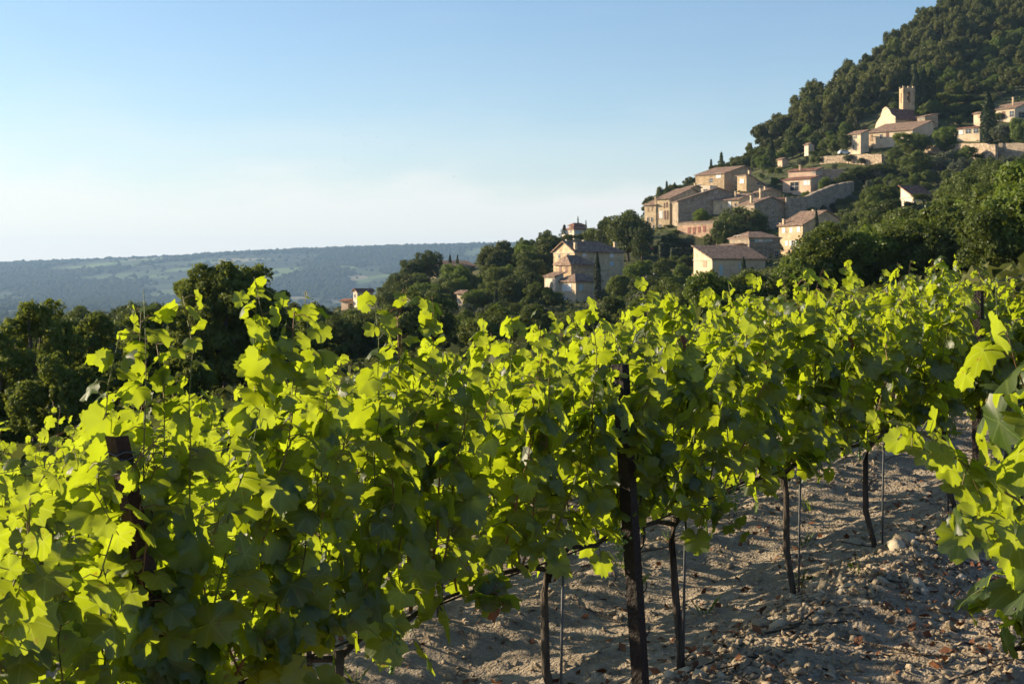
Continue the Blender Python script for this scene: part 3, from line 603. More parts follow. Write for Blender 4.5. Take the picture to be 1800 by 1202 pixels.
# --- walls
def wallthing(name, label, pts, th, mat, cat='stone wall', sink=3):
    """pts: (px, py_top, Y, height m) along the top of the wall"""
    b = MB(); q = []
    for px, py, Y, h in pts: p = P(px, py, Y); q.append((p, h))
    o = q[0][0].copy(); o.z -= q[0][1]; root = empty(name, o)
    k = 6; line = []
    for (p0, h0), (p1, h1) in zip(q[:-1], q[1:]):
        for i in range(k): t = i / k; line.append((p0.lerp(p1, t), h0 + (h1 - h0) * t))
    line.append(q[-1]); vs_ = []
    for i, (p, h) in enumerate(line):
        d = (line[min(i+1, len(line)-1)][0] - line[max(i-1, 0)][0]); d.z = 0; d.normalize(); nn = Vector((-d.y, d.x, 0))
        zz = p.z + random.uniform(-.18, .18)
        vs_ += [tuple(p - o + nn * -th/2 + Vector((0, 0, -h - sink))), tuple(Vector((p.x, p.y, zz)) - o + nn * -th/2), tuple(Vector((p.x, p.y, zz)) - o + nn * th/2), tuple(p - o + nn * th/2 + Vector((0, 0, -h - sink)))]
    f = []
    for i in range(len(line) - 1):
        a = i * 4; c = a + 4
        f += [(a, c, c+1, a+1), (a+1, c+1, c+2, a+2), (a+2, c+2, c+3, a+3)]
    f += [(0, 1, 2, 3), (len(vs_)-4, len(vs_)-1, len(vs_)-2, len(vs_)-3)]
    b.v = vs_; b.f = f; b.build('masonry', M[mat], root); tag(root, label, cat)
    BOXES.append((min(p[0] for p in pts), min(p[1] for p in pts), max(p[0] for p in pts), max(p[1] for p in pts) + 14, min(p[2] for p in pts)))
wallthing('terrace_wall', 'pale dry-stone terrace wall below the presbytery', [(1443,275,492,5),(1490,273,483,5),(1520,271,475,5),(1552,272,468,4)], 1.2, 'dry_stone')
wallthing('terrace_wall', 'crumbling reddish terrace wall under the glazed house right of the church', [(1628,258,478,6),(1680,253,466,7),(1733,252,452,7),(1752,255,448,6)], 1.2, 'dry_stone')
wallthing('terrace_wall', 'grey shaded terrace wall at the right edge of the hillside', [(1757,252,452,7),(1800,252,446,7),(1850,250,440,7)], 1.2, 'stone_grey')
wallthing('garden_wall', 'short pale garden wall right of the pink villa', [(1444,298,462,3),(1482,297,460,3)], .8, 'stone_pink')
wallthing('rampart', 'long dark rampart wall climbing from the tall gable house to the shrubs', [(1383,348,401,9),(1415,346,404,9),(1450,330,410,8),(1478,322,416,8),(1497,318,424,6)], 1.5, 'stone_grey', 'rampart')
wallthing('lane_wall', 'small grey wall beside the lane under the red-shuttered house', [(1238,424,388,3),(1262,420,384,4)], .8, 'stone_grey')
wallthing('gate_wall', 'low sunlit stone wall left of the front house', [(1209,484,326,2.4),(1222,482,322,2.4)], .8, 'stone_pink')

# --- cars (only a few pixels, glimpsed)
def car(name, label, px, py, Y, rz, mat):
    p = P(px, py, Y); p.z = max(p.z, g1(p.x, p.y)); r = empty(name, p, rz)
    b = MB(); b.prism([(-2,-.8,.35),(2,-.8,.35),(2.05,-.8,.75),(1.3,-.8,.95),(.7,-.8,1.42),(-1.3,-.8,1.45),(-1.95,-.8,.95)], (0, 1.6, 0)); b.build('body', mat, r)
    b = MB(); b.prism([(-1.5,-.805,.98),(1.0,-.805,.98),(.6,-.805,1.36),(-1.2,-.805,1.38)], (0, 1.61, 0)); b.build('side_windows', M['glass'], r)
    for x in (-1.25, 1.25):
        for y in (-.78, .78): b = MB(); b.tube([(x, y - .1, .33), (x, y + .1, .33)], .33, 12); b.build('wheel', M['tyre'], r)
    tag(r, label, 'car'); return r
car('parked_car', 'red car half hidden beside the big dark tree', 1134, 441, 372, R(15), M['paint_red'])
car('parked_car', 'white car parked on the terrace left of the presbytery', 1484, 272, 482, R(10), M['paint_white'])

# ------------------------------------------------------------ trees
def unit(v): return v / np.maximum(np.linalg.norm(v, axis=-1, keepdims=True), 1e-9)
def leaf_quads(c, n, size, asp=.55, rg=rng):
    k = len(c); n = unit(n); t = unit(np.cross(n, unit(rg.normal(size=(k, 3))))); b = np.cross(n, t); s = size[:, None]
    bend = n * s * rg.uniform(-.25, .25, (k, 1))
    v = np.stack([c - t * s, c - b * s * asp + bend, c + t * s, c + b * s * asp + bend], 1).reshape(-1, 3)
    f = np.arange(4 * k).reshape(k, 4)
    return v, f
def lobed_crown(name, mat, lobes, n, size, seed, nsub=11, subr=.48, rand=.8, fill=.12):
    """lobes (m,4): centre and radius; foliage gathers in small tufts on the lobes' shells"""
    rg = np.random.default_rng(seed); lobes = np.asarray(lobes, float); m = len(lobes)
    sd = unit(rg.normal(size=(m, nsub, 3))); sd[..., 2] = sd[..., 2] * .8 + .15
    sc = lobes[:, None, :3] + sd * lobes[:, None, 3:] * .72; sr = lobes[:, None, 3] * subr * rg.uniform(.7, 1.25, (m, nsub))
    w = (lobes[:, 3]**2); w = w / w.sum(); N = int(n * 1.5)
    li = rg.choice(m, N, p=w); si = rg.integers(0, nsub, N); d = unit(rg.normal(size=(N, 3)))
    rad = np.where(rg.random(N) < fill, rg.random(N), rg.uniform(.72, 1.08, N))
    pos = sc[li, si] + d * sr[li, si][:, None] * rad[:, None]
    deep = np.zeros(N, bool)
    for j in range(m):
        deep |= np.linalg.norm(pos - lobes[j, :3], axis=1) < lobes[j, 3] * .62
    keep = ~deep | (rg.random(N) < .05); pos = pos[keep][:n]; d = d[keep][:n]; li = li[keep][:n]
    nrm = unit(d + .5 * unit(pos - lobes[li, :3]) + rand * rg.normal(size=pos.shape))
    v, f = leaf_quads(pos, nrm, size * rg.uniform(.6, 1.4, len(pos)), rg=rg)
    return np_mesh(name, v, f, mat)
def trunk_mesh(name, lobes, h0, r, seed, nl=7, mat='bark'):
    rg = random.Random(seed); b = MB()
    top = max(l[2] for l in lobes) * .8
    pts = [(0, 0, -.12)] + [(rg.uniform(-.02, .02) * i, rg.uniform(-.02, .02) * i, top * i / 5) for i in range(6)]
    b.tube(pts, [r * 1.25, r] + [r * (1 - .16 * i) for i in range(1, 6)], 7)
    for l in rg.sample(list(lobes), min(nl, len(lobes))):
        z0 = h0 * rg.uniform(.6, 1.2); a = Vector((0, 0, z0)); c = Vector(l[:3]); mid = a.lerp(c, .5) + Vector((0, 0, -.03))
        b.tube([a, mid, c], [r * .55, r * .38, r * .15], 5)
    return b.mesh(name, M[mat], True)
def round_lobes(seed, m, cz, rx, rzv, lr, low=.95):
    rg = np.random.default_rng(seed); d = unit(rg.normal(size=(m, 3))); d[:, 2] = np.where(d[:, 2] < 0, d[:, 2] * low, d[:, 2])
    rad = rg.uniform(.55, 1.0, m); c = d * rad[:, None] * np.array([rx, rx, rzv]); c[:, 2] += cz
    return np.concatenate([c, rg.uniform(lr * .7, lr * 1.25, (m, 1))], 1)
PROTO = {}
def proto(kind, mat, lobes, n, size, h0, r, seed, **k):
    PROTO.setdefault(kind, []).append((lobed_crown(kind + '_crown', M[mat], lobes, n, size, seed, **k), trunk_mesh(kind + '_trunk', lobes, h0, r, seed)))
# unit trees: one metre tall, about one metre wide; scaled per tree
for i in range(4): proto('oak', 'oak', round_lobes(10 + i, 30, .52, .33, .34, .145), 15000, .0185, .3, .03, 20 + i)
for i in range(2): proto('bright', 'oak_bright', round_lobes(30 + i, 26, .52, .32, .34, .15), 13000, .0195, .3, .03, 34 + i)
for i in range(3): proto('dark', 'dark', round_lobes(40 + i, 30, .51, .33, .36, .145), 14000, .0195, .25, .03, 44 + i)
for i in range(4):
    lb = round_lobes(50 + i, 19, .60, .33, .30, .15, .8); proto('pine', 'pine', lb, 6000, .027, .4, .028, 54 + i, nsub=9, subr=.5)
for i in range(2): proto('olive', 'olive', round_lobes(60 + i, 18, .52, .34, .30, .16), 5000, .026, .3, .04, 64 + i, rand=1.1)
for i in range(2):
    rg = np.random.default_rng(70 + i); zz = np.linspace(.06, .93, 26); rr = .40 * np.sin(np.clip((zz + .12) / 1.12, 0, 1) ** .8 * math.pi) ** .7
    lb = np.stack([rg.normal(0, .04, 26), rg.normal(0, .04, 26), zz, np.full(26, 0)], -1); lb[:, 3] = rr * .9
    v = []
    N = 5000; t = rg.random(N); z = .03 + .96 * t; prof = .5 * (np.sin(np.clip(z, 0, 1) ** .75 * math.pi) ** .75 * .75 + .25 * (1 - z)); th = rg.uniform(0, 2*math.pi, N)
    wob = 1 + .16 * np.sin(th * 3 + z * 25 + i) + rg.normal(0, .09, N)
    d = np.stack([np.cos(th), np.sin(th), np.zeros(N)], -1); pos = d * (prof * wob)[:, None]; pos[:, 2] = z
    nr = unit(d + np.array([0, 0, .4]) + .7 * rg.normal(size=(N, 3)))
    vv, ff = leaf_quads(pos * np.array([.22, .22, 1]), nr, .013 * rg.uniform(.6, 1.5, N), rg=rg); vv[:, :2] /= .22
    me = np_mesh('cypress_crown', vv, ff, M['cypress']); tb = MB(); tb.tube([(0, 0, -.1), (0, 0, .1), (0, 0, .9)], [.07, .06, .01], 6)
    PROTO.setdefault('cypress', []).append((me, tb.mesh('cypress_trunk', M['bark'], True)))
for i in range(2):                                  # open conifer with drooping tiers
    rg = np.random.default_rng(80 + i); N = 4000; lv = rg.integers(0, 11, N); z0 = .12 + .078 * lv; rr = rg.random(N) ** .6; az = rg.integers(0, 7, N) / 7 * 2 * math.pi + lv * 1.3 + rg.normal(0, .16, N)
    rad = (1.02 - z0) * .5 * rr * (1 + .25 * np.sin(lv * 2.1)); pos = np.stack([np.cos(az) * rad, np.sin(az) * rad, z0 - rr * .05 + rg.normal(0, .012, N)], -1)
    vv, ff = leaf_quads(pos, np.array([0, 0, 1]) + .9 * rg.normal(size=(N, 3)), .026 * rg.uniform(.6, 1.4, N), rg=rg)
    tb = MB(); tb.tube([(0, 0, -.1), (0, 0, .2), (0, 0, .98)], [.03, .025, .004], 6)
    PROTO.setdefault('conifer', []).append((np_mesh('conifer_crown', vv, ff, M['dark']), tb.mesh('conifer_trunk', M['bark'], True)))
for i in range(2):                                  # upright reeds / young shoots
    rg = np.random.default_rng(90 + i); N = 900; x = rg.uniform(-.5, .5, N); y = rg.uniform(-.35, .35, N); hgt = rg.uniform(.5, 1, N)
    a = np.stack([x, y, np.zeros(N)], -1); tip = a + np.stack([rg.normal(0, .08, N), rg.normal(0, .08, N), hgt], -1); s = unit(rg.normal(size=(N, 3)) * np.array([1, 1, .1])) * .018
    vv = np.stack([a - s, a + s, (a + tip) / 2 + s * 1.2, tip, (a + tip) / 2 - s * 1.2], 1).reshape(-1, 3); ff = np.arange(N * 5).reshape(N, 5)
    tb = MB(); tb.tube([(0, 0, -.1), (0, 0, .3)], [.02, .01], 5)
    PROTO.setdefault('reed', []).append((np_mesh('reed_blades', vv, ff, M['reed']), tb.mesh('reed_root', M['bark'])))
NAMES = {'oak': ('oak_tree', 'tree'), 'bright': ('leafy_tree', 'tree'), 'dark': ('evergreen_oak', 'tree'), 'pine': ('pine_tree', 'pine tree'), 'olive': ('olive_tree', 'olive tree'),
         'cypress': ('cypress_tree', 'cypress'), 'conifer': ('conifer_tree', 'conifer'), 'reed': ('reed_clump', 'reeds')}
_tc = [0]
def place_tree(kind, pos, H, W, label, group=None, name=None, cat=None):
    pr = PROTO[kind]; _tc[0] += 1; cm, tm = pr[_tc[0] % len(pr)]
    r = empty(name or NAMES[kind][0], pos, random.uniform(0, 6.28)); r.scale = (W, W, H)
    link('crown', cm, r); link('trunk', tm, r); tag(r, label, cat or NAMES[kind][1], group)
    return r
def tree(kind, px, top, Y, wpx, label, group=None, **k):
    X = (px - CX) / F * Y; z = g1(X, Y); H = max(1.2, CZ + (HY - top) / F * Y - z); W = wpx * Y / F
    return place_tree(kind, (X, Y, z - .1), H, W, label, group, **k)
def scatter(poly, n, kinds, hr, label, group, gap, wr=(.75, 1.0), ymin=60, tries=14, name=None, cat=None):
    """sow trees on the hillside: spots are drawn in the picture and dropped onto the terrain"""
    xs = [p[0] for p in poly]; ys = [p[1] for p in poly]; done = []
    def inside(x, y):
        c = False; j = len(poly) - 1
        for i in range(len(poly)):
            (xi, yi), (xj, yj) = poly[i], poly[j]
            if (yi > y) != (yj > y) and x < (xj - xi) * (y - yi) / (yj - yi) + xi: c = not c
            j = i
        return c
    for _ in range(n * tries):
        if len(done) >= n: break
        px = random.uniform(min(xs), max(xs)); py = random.uniform(min(ys), max(ys))
        if not inside(px, py): continue
        if any((px - a)**2 + ((py - b) * 1.9)**2 < gap**2 for a, b in done): continue
        p = hit(px, py, ymin)
        if p is None: continue
        H = random.uniform(*hr); W = H * random.uniform(*wr); m = p.y / F
        t, l, r_ = py - H / m, px - W / m * .42, px + W / m * .42
        if any(p.y < B[4] + 3 and r_ > B[0] and l < B[2] and t < B[3] and py > B[1] for B in BOXES): continue
        if any(p.y >= B[4] - 1 and B[0] < px < B[2] and B[1] < py < B[3] and p.y < B[4] + 14 for B in BOXES): continue
        done.append((px, py)); ks = random.choice(kinds)
        lb = label[ks] if isinstance(label, dict) else label
        place_tree(ks, (p.x, p.y, p.z - .1), H, W, lb, group, name=name, cat=cat)
    return done

# single trees that stand out
T = tree
T('dark', 1105, 360, 372, 100, 'big dark round tree left of the sunlit village row')
T('dark', 1072, 378, 380, 66, 'dark tree between the white crest house and the big round tree')
T('oak', 1042, 392, 392, 46, 'small tree right of the white crest house')
T('dark', 1128, 385, 366, 55, 'dark tree touching the leftmost village facade')
T('cypress', 1050, 442, 282, 13, 'thick dark cypress standing before the shaded wall of the manor')
T('bright', 1122, 455, 276, 62, 'light green tree right of the manor house')
T('oak', 1088, 472, 272, 52, 'bushy tree at the right foot of the manor house')
T('oak', 1168, 478, 290, 52, 'dark green tree right of the palm')
T('bright', 1200, 458, 318, 42, 'clipped round green tree left of the front house')
T('dark', 1180, 404, 372, 54, 'dark tree under the red-shuttered house')
T('olive', 1206, 408, 374, 40, 'grey-green olive under the red-shuttered house')
T('oak', 1246, 408, 380, 32, 'round shrub right of the red shutters', name='round_shrub', cat='shrub')
T('dark', 1300, 356, 381, 104, 'large dark evergreen in the middle of the village roofs')
T('dark', 1272, 378, 378, 58, 'left shoulder tree of the large village evergreen')
T('dark', 1335, 372, 383, 50, 'right shoulder tree of the large village evergreen')
T('bright', 1234, 364, 408, 44, 'bright green bush on the terrace over the red shutters', name='bright_bush', cat='shrub')
for px, tp, Y, w in ((1000, 410, 412, 26), (1020, 409, 413, 30), (1038, 404, 410, 34), (985, 414, 408, 26)):
    T('oak', px, tp, Y, w, 'shrub at the foot of the white crest house', 'shrubs below the crest house', name='crest_shrub', cat='shrub')
for px, tp, Y in ((1146, 412, 420), (1162, 408, 418), (1176, 404, 416), (1190, 412, 405)):
    T('oak', px, tp, Y, 26, 'green bush along the foot of the sunlit village row', 'bushes under the village row', name='row_bush', cat='shrub')
T('oak', 1622, 338, 322, 46, 'oak partly covering the small white house on the right slope')
T('oak', 1598, 352, 320, 30, 'low tree at the left foot of the small white house on the slope')
T('cypress', 1307, 450, 312, 10, 'slim cypress against the plaster wall of the front house')
T('oak', 1252, 470, 308, 26, 'small shrub against the front house wall', name='wall_shrub', cat='shrub')
T('cypress', 1435, 364, 338, 9, 'slim cypress against the shaded gable of the corner house')
T('bright', 1342, 270, 512, 38, 'yellow-green tree below the wooded hill beside a cypress')
T('cypress', 1356, 243, 516, 15, 'tall cypress left of the pink villa')
T('conifer', 1268, 262, 520, 30, 'dark conifer on the skyline above the upper terrace house')
T('conifer', 1250, 275, 522, 22, 'smaller conifer left of the skyline conifer above the village')
T('conifer', 1172, 314, 505, 22, 'conifer on the skyline above the village row, taller of two')
T('conifer', 1186, 317, 507, 18, 'conifer on the skyline above the village row, right of two')
T('conifer', 1160, 324, 503, 20, 'bushy conifer at the left end of the skyline over the row')
T('conifer', 1016, 376, 436, 12, 'narrow pointed conifer directly behind the white crest house')
T('conifer', 1030, 383, 440, 10, 'smaller pointed conifer right of the white crest house')
T('conifer', 992, 392, 424, 30, 'spreading conifer left of the white crest house')
T('cypress', 961, 407, 402, 11, 'small cypress on the crest left of the crest conifer')
T('cypress', 1474, 197, 540, 17, 'tall cypress left of the presbytery')
for px, tp, lb in ((1609, 113, 'left of three'), (1624, 115, 'middle of three'), (1637, 118, 'right of three')):
    T('cypress', px, tp, 530, 17, 'tall dark cypress behind the bell tower, ' + lb)
T('cypress', 1737, 160, 474, 27, 'very tall thick cypress in front of the pavilion and villa')
T('cypress', 1734, 238, 452, 5, 'tiny cypress on top of the reddish terrace wall')
T('oak', 1600, 224, 472, 82, 'broad dark tree in front of the church annex')
T('oak', 1575, 255, 462, 46, 'tree at the left foot of the church annex')
T('bright', 1662, 216, 468, 62, 'bright green tree between the church and the glazed house')
T('bright', 1618, 188, 520, 38, 'yellow-green tree right of the bell tower')
T('oak', 1660, 160, 540, 78, 'broad green tree on the slope right of the cypresses')
T('oak', 1700, 165, 545, 70, 'green tree above the pavilion on the slope')
for i, (px, tp, kd) in enumerate(((1642, 172, 'bright'), (1675, 178, 'oak'), (1690, 190, 'bright'), (1655, 196, 'oak'), (1705, 182, 'dark'), (1630, 176, 'oak'), (1720, 172, 'oak'))):
    T(kd, px, tp, 524 - i, 42, 'green tree on the slope between the bell tower and the pavilion', 'trees right of the bell tower')
T('olive', 1765, 215, 468, 60, 'grey-green tree right of the thick cypress')
T('bright', 1790, 200, 462, 40, 'light green tree before the arched villa')
T('oak', 1610, 258, 440, 74, 'tall rounded tree below the church trees')
T('oak', 1440, 262, 505, 46, 'green tree between the sliver house and terrace wall')
T('oak', 1425, 236, 536, 40, 'tree behind the sliver house')
T('dark', 1520, 286, 452, 84, 'dark shrub mass below the presbytery terrace, left', name='dark_shrub', cat='shrub')
T('dark', 1556, 284, 450, 60, 'dark shrub mass below the presbytery terrace, right', name='dark_shrub', cat='shrub')
T('dark', 1484, 300, 448, 46, 'dark ivy-like shrub at the upper end of the rampart', name='dark_shrub', cat='shrub')
T('bright', 1418, 334, 432, 24, 'light green hedge bush at the foot of the pink villa', name='hedge_bush', cat='shrub')
T('bright', 1450, 306, 446, 30, 'green bush right of the pink villa', name='green_bush', cat='shrub')
T('oak', 1364, 338, 440, 24, 'round bush left of the pink villa', name='round_bush', cat='shrub')
T('oak', 1480, 380, 300, 70, 'tree right of the corner house gable')
T('pine', 868, 428, 345, 78, 'pine with bare pale trunk on the left spur')
T('dark', 755, 434, 372, 62, 'tallest dark tree on the left spur, beside the long farmhouse')
T('dark', 722, 447, 368, 62, 'dark tree left of the tallest spur tree')
T('bright', 800, 455, 330, 84, 'light green broad tree in front of the long farmhouse')
T('conifer', 804, 444, 392, 14, 'small dark conifer behind the long farmhouse, bushier')
T('cypress', 791, 446, 392, 7, 'tiny cypress behind the long farmhouse')
T('oak', 908, 470, 300, 80, 'round dense tree left of the manor wings')
T('bright', 832, 502, 285, 52, 'bright green bush beside the cottage sliver', name='bright_bush', cat='shrub')
T('cypress', 778, 543, 236, 12, 'dark pointed cypress above the vine tops, left of the dry grass')
T('cypress', 872, 506, 270, 11, 'cypress on the slope right of the olives')
T('oak', 952, 488, 262, 84, 'glossy green tree before the garage wing')
T('dark', 900, 548, 215, 100, 'low dark tree just above the vine tops in the middle')
for i, (px, tp) in enumerate(((822, 528), (850, 532), (795, 540), (868, 545))):
    T('olive', px, tp, 258 - i * 6, 40, 'grey olive bush on the dry slope above the vines', 'olives on the dry slope', name='olive_bush')
def hedge(label, px0, px1, top, Y, hm, dm):
    a = P(px0, top, Y); b = P(px1, top, Y); o = Vector(((a.x + b.x) / 2, Y, a.z - hm)); L = b.x - a.x; r = empty('clipped_hedge', o); rg = np.random.default_rng(int(px0))
    N = 5000; q = rg.uniform(-.5, .5, (N, 3)); ax = rg.integers(0, 3, N); q[np.arange(N), ax] = np.sign(q[np.arange(N), ax]) * rg.uniform(.44, .5, N)
    pos = q * np.array([L, dm, hm]) + np.array([0, 0, hm / 2]); v, f = leaf_quads(pos, q + .35 * rg.normal(size=(N, 3)), .16 * rg.uniform(.6, 1.4, N), rg=rg)
    link('foliage', np_mesh('hedge_foliage', v, f, M['cypress']), r); c = MB(); c.box((-L*.45, -dm*.42, -2), (L*.45, dm*.42, hm*.9)); c.build('branches', M['cypress'], r)
    tag(r, label, 'hedge')
hedge('dark clipped hedge left of the front house, upper', 1178, 1236, 436, 352, 4.2, 2.5)
hedge('dark clipped hedge below the dark tree, tall left block', 1158, 1180, 428, 356, 5.5, 4)
# the palm
def palm(px, top, Y):
    X = (px - CX) / F * Y; z = g1(X, Y); H = CZ + (HY - top) / F * Y - z; r = empty('palm_tree', (X, Y, z)); b = MB(); h = H * .72
    b.tube([(0,0,-.3),(0,0,h*.5),(.1,0,h)], [.34,.30,.36], 9); b.build('trunk', M['bark'], r); rg = random.Random(3)
    for i in range(34):
        az = i * 2.4; el = R(70 - i * 3.6); L = H * .30 * rg.uniform(.85, 1.1); d = Vector((math.cos(az) * math.cos(el), math.sin(az) * math.cos(el), math.sin(el))); sd = Vector((-math.sin(az), math.cos(az), 0)); fr = MB(); prev = None
        c = Vector((.1, 0, h))
        for k in range(8):
            t = k / 7; q = c + d * L * t + Vector((0, 0, -L * .55 * t * t)); wd = .5 * math.sin(math.pi * min(1, t * .85 + .12))
            if k:
                for s in (-1, 1):
                    mid = q.lerp(prev, .5); fr.poly([prev, mid + sd * s * wd + Vector((0, 0, -.22)), q])
            prev = q
        fr.build('frond', M['palm'] if i < 24 else M['deadleaf'], r)
    tag(r, 'shaggy palm tree between the manor and the front house', 'palm tree')
palm(1142, 468, 283)

random.seed(77)
for i in range(54):                                  # skyline behind the village roofs: the wood runs down to the left end of the row
    px = 1140 + (i % 27) * 7.6; row = i // 27; tp = np.interp(px, [1140, 1180, 1215, 1240, 1270, 1300, 1345], [338, 326, 314, 299, 284, 270, 244]) + random.uniform(-3, 8) + row * 9
    T(random.choice(('dark', 'oak', 'pine', 'pine')), px, tp, 512 + (px - 1140) * .36 - row * 14, random.uniform(28, 42), 'low tree along the skyline behind the village roofs', 'skyline trees behind the village')
for i in range(36):                                  # pines along the crest of the hill
    t = i / 35; px = 1296 + 400 * t; tp = np.interp(px, [1296, 1340, 1390, 1440, 1480, 1530, 1560, 1600, 1650, 1700], [276, 246, 196, 152, 134, 96, 70, 44, 8, -30]); T('pine', px, tp + random.uniform(-6, 12), 585 + 145 * t - 8, random.uniform(32, 46), 'aleppo pine on the crest of the hill against the sky', 'pines on the crest')
# groves and woods sown on the slopes
LB = {'pine': 'aleppo pine in the dark wood climbing the hill above the village', 'oak': 'broadleaf tree mixed into the wood above the village', 'dark': 'dark evergreen oak mixed into the wood above the village',
      'bright': 'lighter tree mixed into the wood above the village', 'olive': 'grey tree mixed into the wood'}
scatter([(1245,300),(1300,285),(1390,215),(1480,160),(1560,100),(1660,22),(1720,-10),(1830,-70),(1830,60),(1700,110),(1640,170),(1560,185),(1500,215),(1440,245),(1360,265),(1310,285)], 270, ['pine','pine','pine','pine','pine','dark','oak'], (7, 16), LB, 'wood above the village', 13, (.7, .95), 300)
scatter([(1640,160),(1700,110),(1830,60),(1830,170),(1740,170),(1650,185)], 50, ['pine','oak','oak','bright','dark'], (6, 11), {k: v.replace('above the village', 'above the arched villa') for k, v in LB.items()}, 'mixed wood above the right-hand houses', 15, (.8, 1.1), 300)
scatter([(1140,378),(1220,337),(1300,300),(1330,300),(1250,320),(1150,375)], 30, ['dark','oak','pine'], (5, 7), 'low tree along the skyline behind the village roofs', 'skyline trees behind the village', 10, (.8, 1.1), 300)
scatter([(1440,265),(1490,235),(1490,275),(1445,275),(1390,290),(1385,262)], 16, ['oak','oak','bright','dark'], (5, 9), 'green tree on the slope between the pink villa and the wood', 'trees behind the pink villa', 12, (.8, 1.1), 300)
scatter([(1495,320),(1560,310),(1640,292),(1760,290),(1810,300),(1810,340),(1640,335),(1560,350),(1500,350)], 46, ['olive','oak','oak','olive','bright'], (3.5, 7), {'olive': 'grey-green olive on the slope below the church terraces', 'oak': 'small oak on the slope below the church terraces', 'bright': 'light green tree on the slope below the church terraces'}, 'trees below the church terraces', 17, (.9, 1.3), 200)
scatter([(1440,378),(1500,352),(1590,350),(1590,378),(1500,400),(1470,400)], 26, ['reed','reed','olive','bright'], (2.6, 4), {'reed': 'yellow-green reed clump on the slope right of the rampart', 'olive': 'olive bush among the reeds right of the rampart', 'bright': 'light bush among the reeds right of the rampart'}, 'reeds and bushes by the rampart', 11, (1.3, 1.9), 200)
scatter([(1480,420),(1590,372),(1700,345),(1830,330),(1830,520),(1600,520),(1420,512),(1350,505),(1300,512),(1420,470)], 110, ['oak','oak','oak','oak','bright','dark'], (6, 10), {'oak': 'round oak in the thick grove on the right slope', 'bright': 'lighter tree in the thick grove on the right slope', 'dark': 'dark evergreen in the thick grove on the right slope'}, 'grove on the right slope', 26, (.9, 1.2), 90)
scatter([(1060,530),(1200,515),(1340,505),(1340,545),(1060,565)], 26, ['oak','oak','dark','olive','bright'], (3.5, 6), {'oak': 'garden tree below the front houses', 'dark': 'dark garden tree below the front houses', 'olive': 'olive below the front houses', 'bright': 'light garden tree below the front houses'}, 'garden trees below the village', 20, (.9, 1.2), 90)
scatter([(560,570),(640,552),(700,535),(780,505),(860,480),(960,448),(1060,415),(1100,420),(1000,440),(960,470),(965,520),(900,560),(800,545),(760,575),(600,600)], 120, ['oak','oak','dark','dark','pine','bright'], (6, 10), {'oak': 'round tree in the woods on the left spur', 'dark': 'dark tree in the woods on the left spur', 'pine': 'pine in the woods on the left spur', 'bright': 'lighter tree in the woods on the left spur'}, 'woods on the left spur', 19, (.8, 1.1), 120)
scatter([(930,560),(1060,545),(1060,580),(800,600),(780,592)], 16, ['oak','dark','olive'], (3, 5), 'bushy shrub just above the vine tops', 'shrubs above the vine tops', 20, (1, 1.4), 90)
scatter([(470,640),(600,604),(720,600),(780,606),(760,640),(600,660),(480,680)], 26, ['dark','oak','dark'], (6, 9), {'dark': 'dark tree filling the dip behind the vines', 'oak': 'green tree filling the dip behind the vines'}, 'trees in the dip behind the vines', 24, (.9, 1.2), 90)
scatter([(-40,640),(470,618),(470,660),(300,680),(-40,690)], 34, ['dark','oak'], (6, 10), {'dark': 'dark tree behind the left treeline', 'oak': 'green tree behind the left treeline'}, 'trees behind the left treeline', 26, (.9, 1.2), 80)

scatter([(1240,560),(1400,512),(1830,500),(1830,600),(1240,640)], 40, ['oak','oak','oak','bright'], (5, 8), {'oak': 'oak at the lower edge of the right grove, just above the vine tops', 'bright': 'lighter tree at the lower edge of the right grove'}, 'lower edge of the right grove', 30, (.95, 1.2), 115)
scatter([(760,600),(1000,565),(1260,560),(1260,600),(760,640)], 26, ['oak','dark','oak'], (4, 6), {'oak': 'green tree on the slope just behind the vine tops', 'dark': 'dark tree on the slope just behind the vine tops'}, 'trees just behind the vine tops', 30, (1, 1.3), 60)
GEN = {'oak': 'green shrub among the houses and gardens of the village slope', 'dark': 'dark shrub among the houses and gardens of the village slope', 'bright': 'light green shrub among the houses and gardens of the village slope', 'olive': 'grey-green shrub among the houses and gardens of the village slope', 'pine': 'small pine among the houses and gardens of the village slope'}
scatter([(1130,460),(1200,400),(1260,345),(1380,290),(1440,262),(1500,225),(1560,190),(1640,180),(1830,170),(1830,300),(1640,360),(1500,400),(1480,440),(1380,500),(1200,520),(1080,530)], 230, ['oak','oak','dark','bright','olive'], (2.2, 4.5), GEN, 'shrubs of the village slope', 10, (1.0, 1.4), 200, 30, name='garden_shrub', cat='shrub')
scatter([(1340,270),(1440,230),(1560,178),(1640,150),(1830,110),(1830,165),(1640,190),(1500,230),(1440,262),(1350,300)], 90, ['oak','pine','dark','bright','pine'], (4, 8), {k: 'small tree at the foot of the wood above the church' for k in ('oak','pine','dark','bright')}, 'foot of the wood', 13, (.9, 1.2), 300, 30)
scatter([(560,600),(700,540),(860,490),(960,455),(960,560),(880,600),(700,620)], 90, ['oak','dark','olive','bright'], (2.5, 5), {k: 'low bush between the trees of the left spur' for k in ('oak','dark','olive','bright')}, 'bushes on the left spur', 14, (1, 1.4), 120, 30, name='low_bush', cat='shrub')
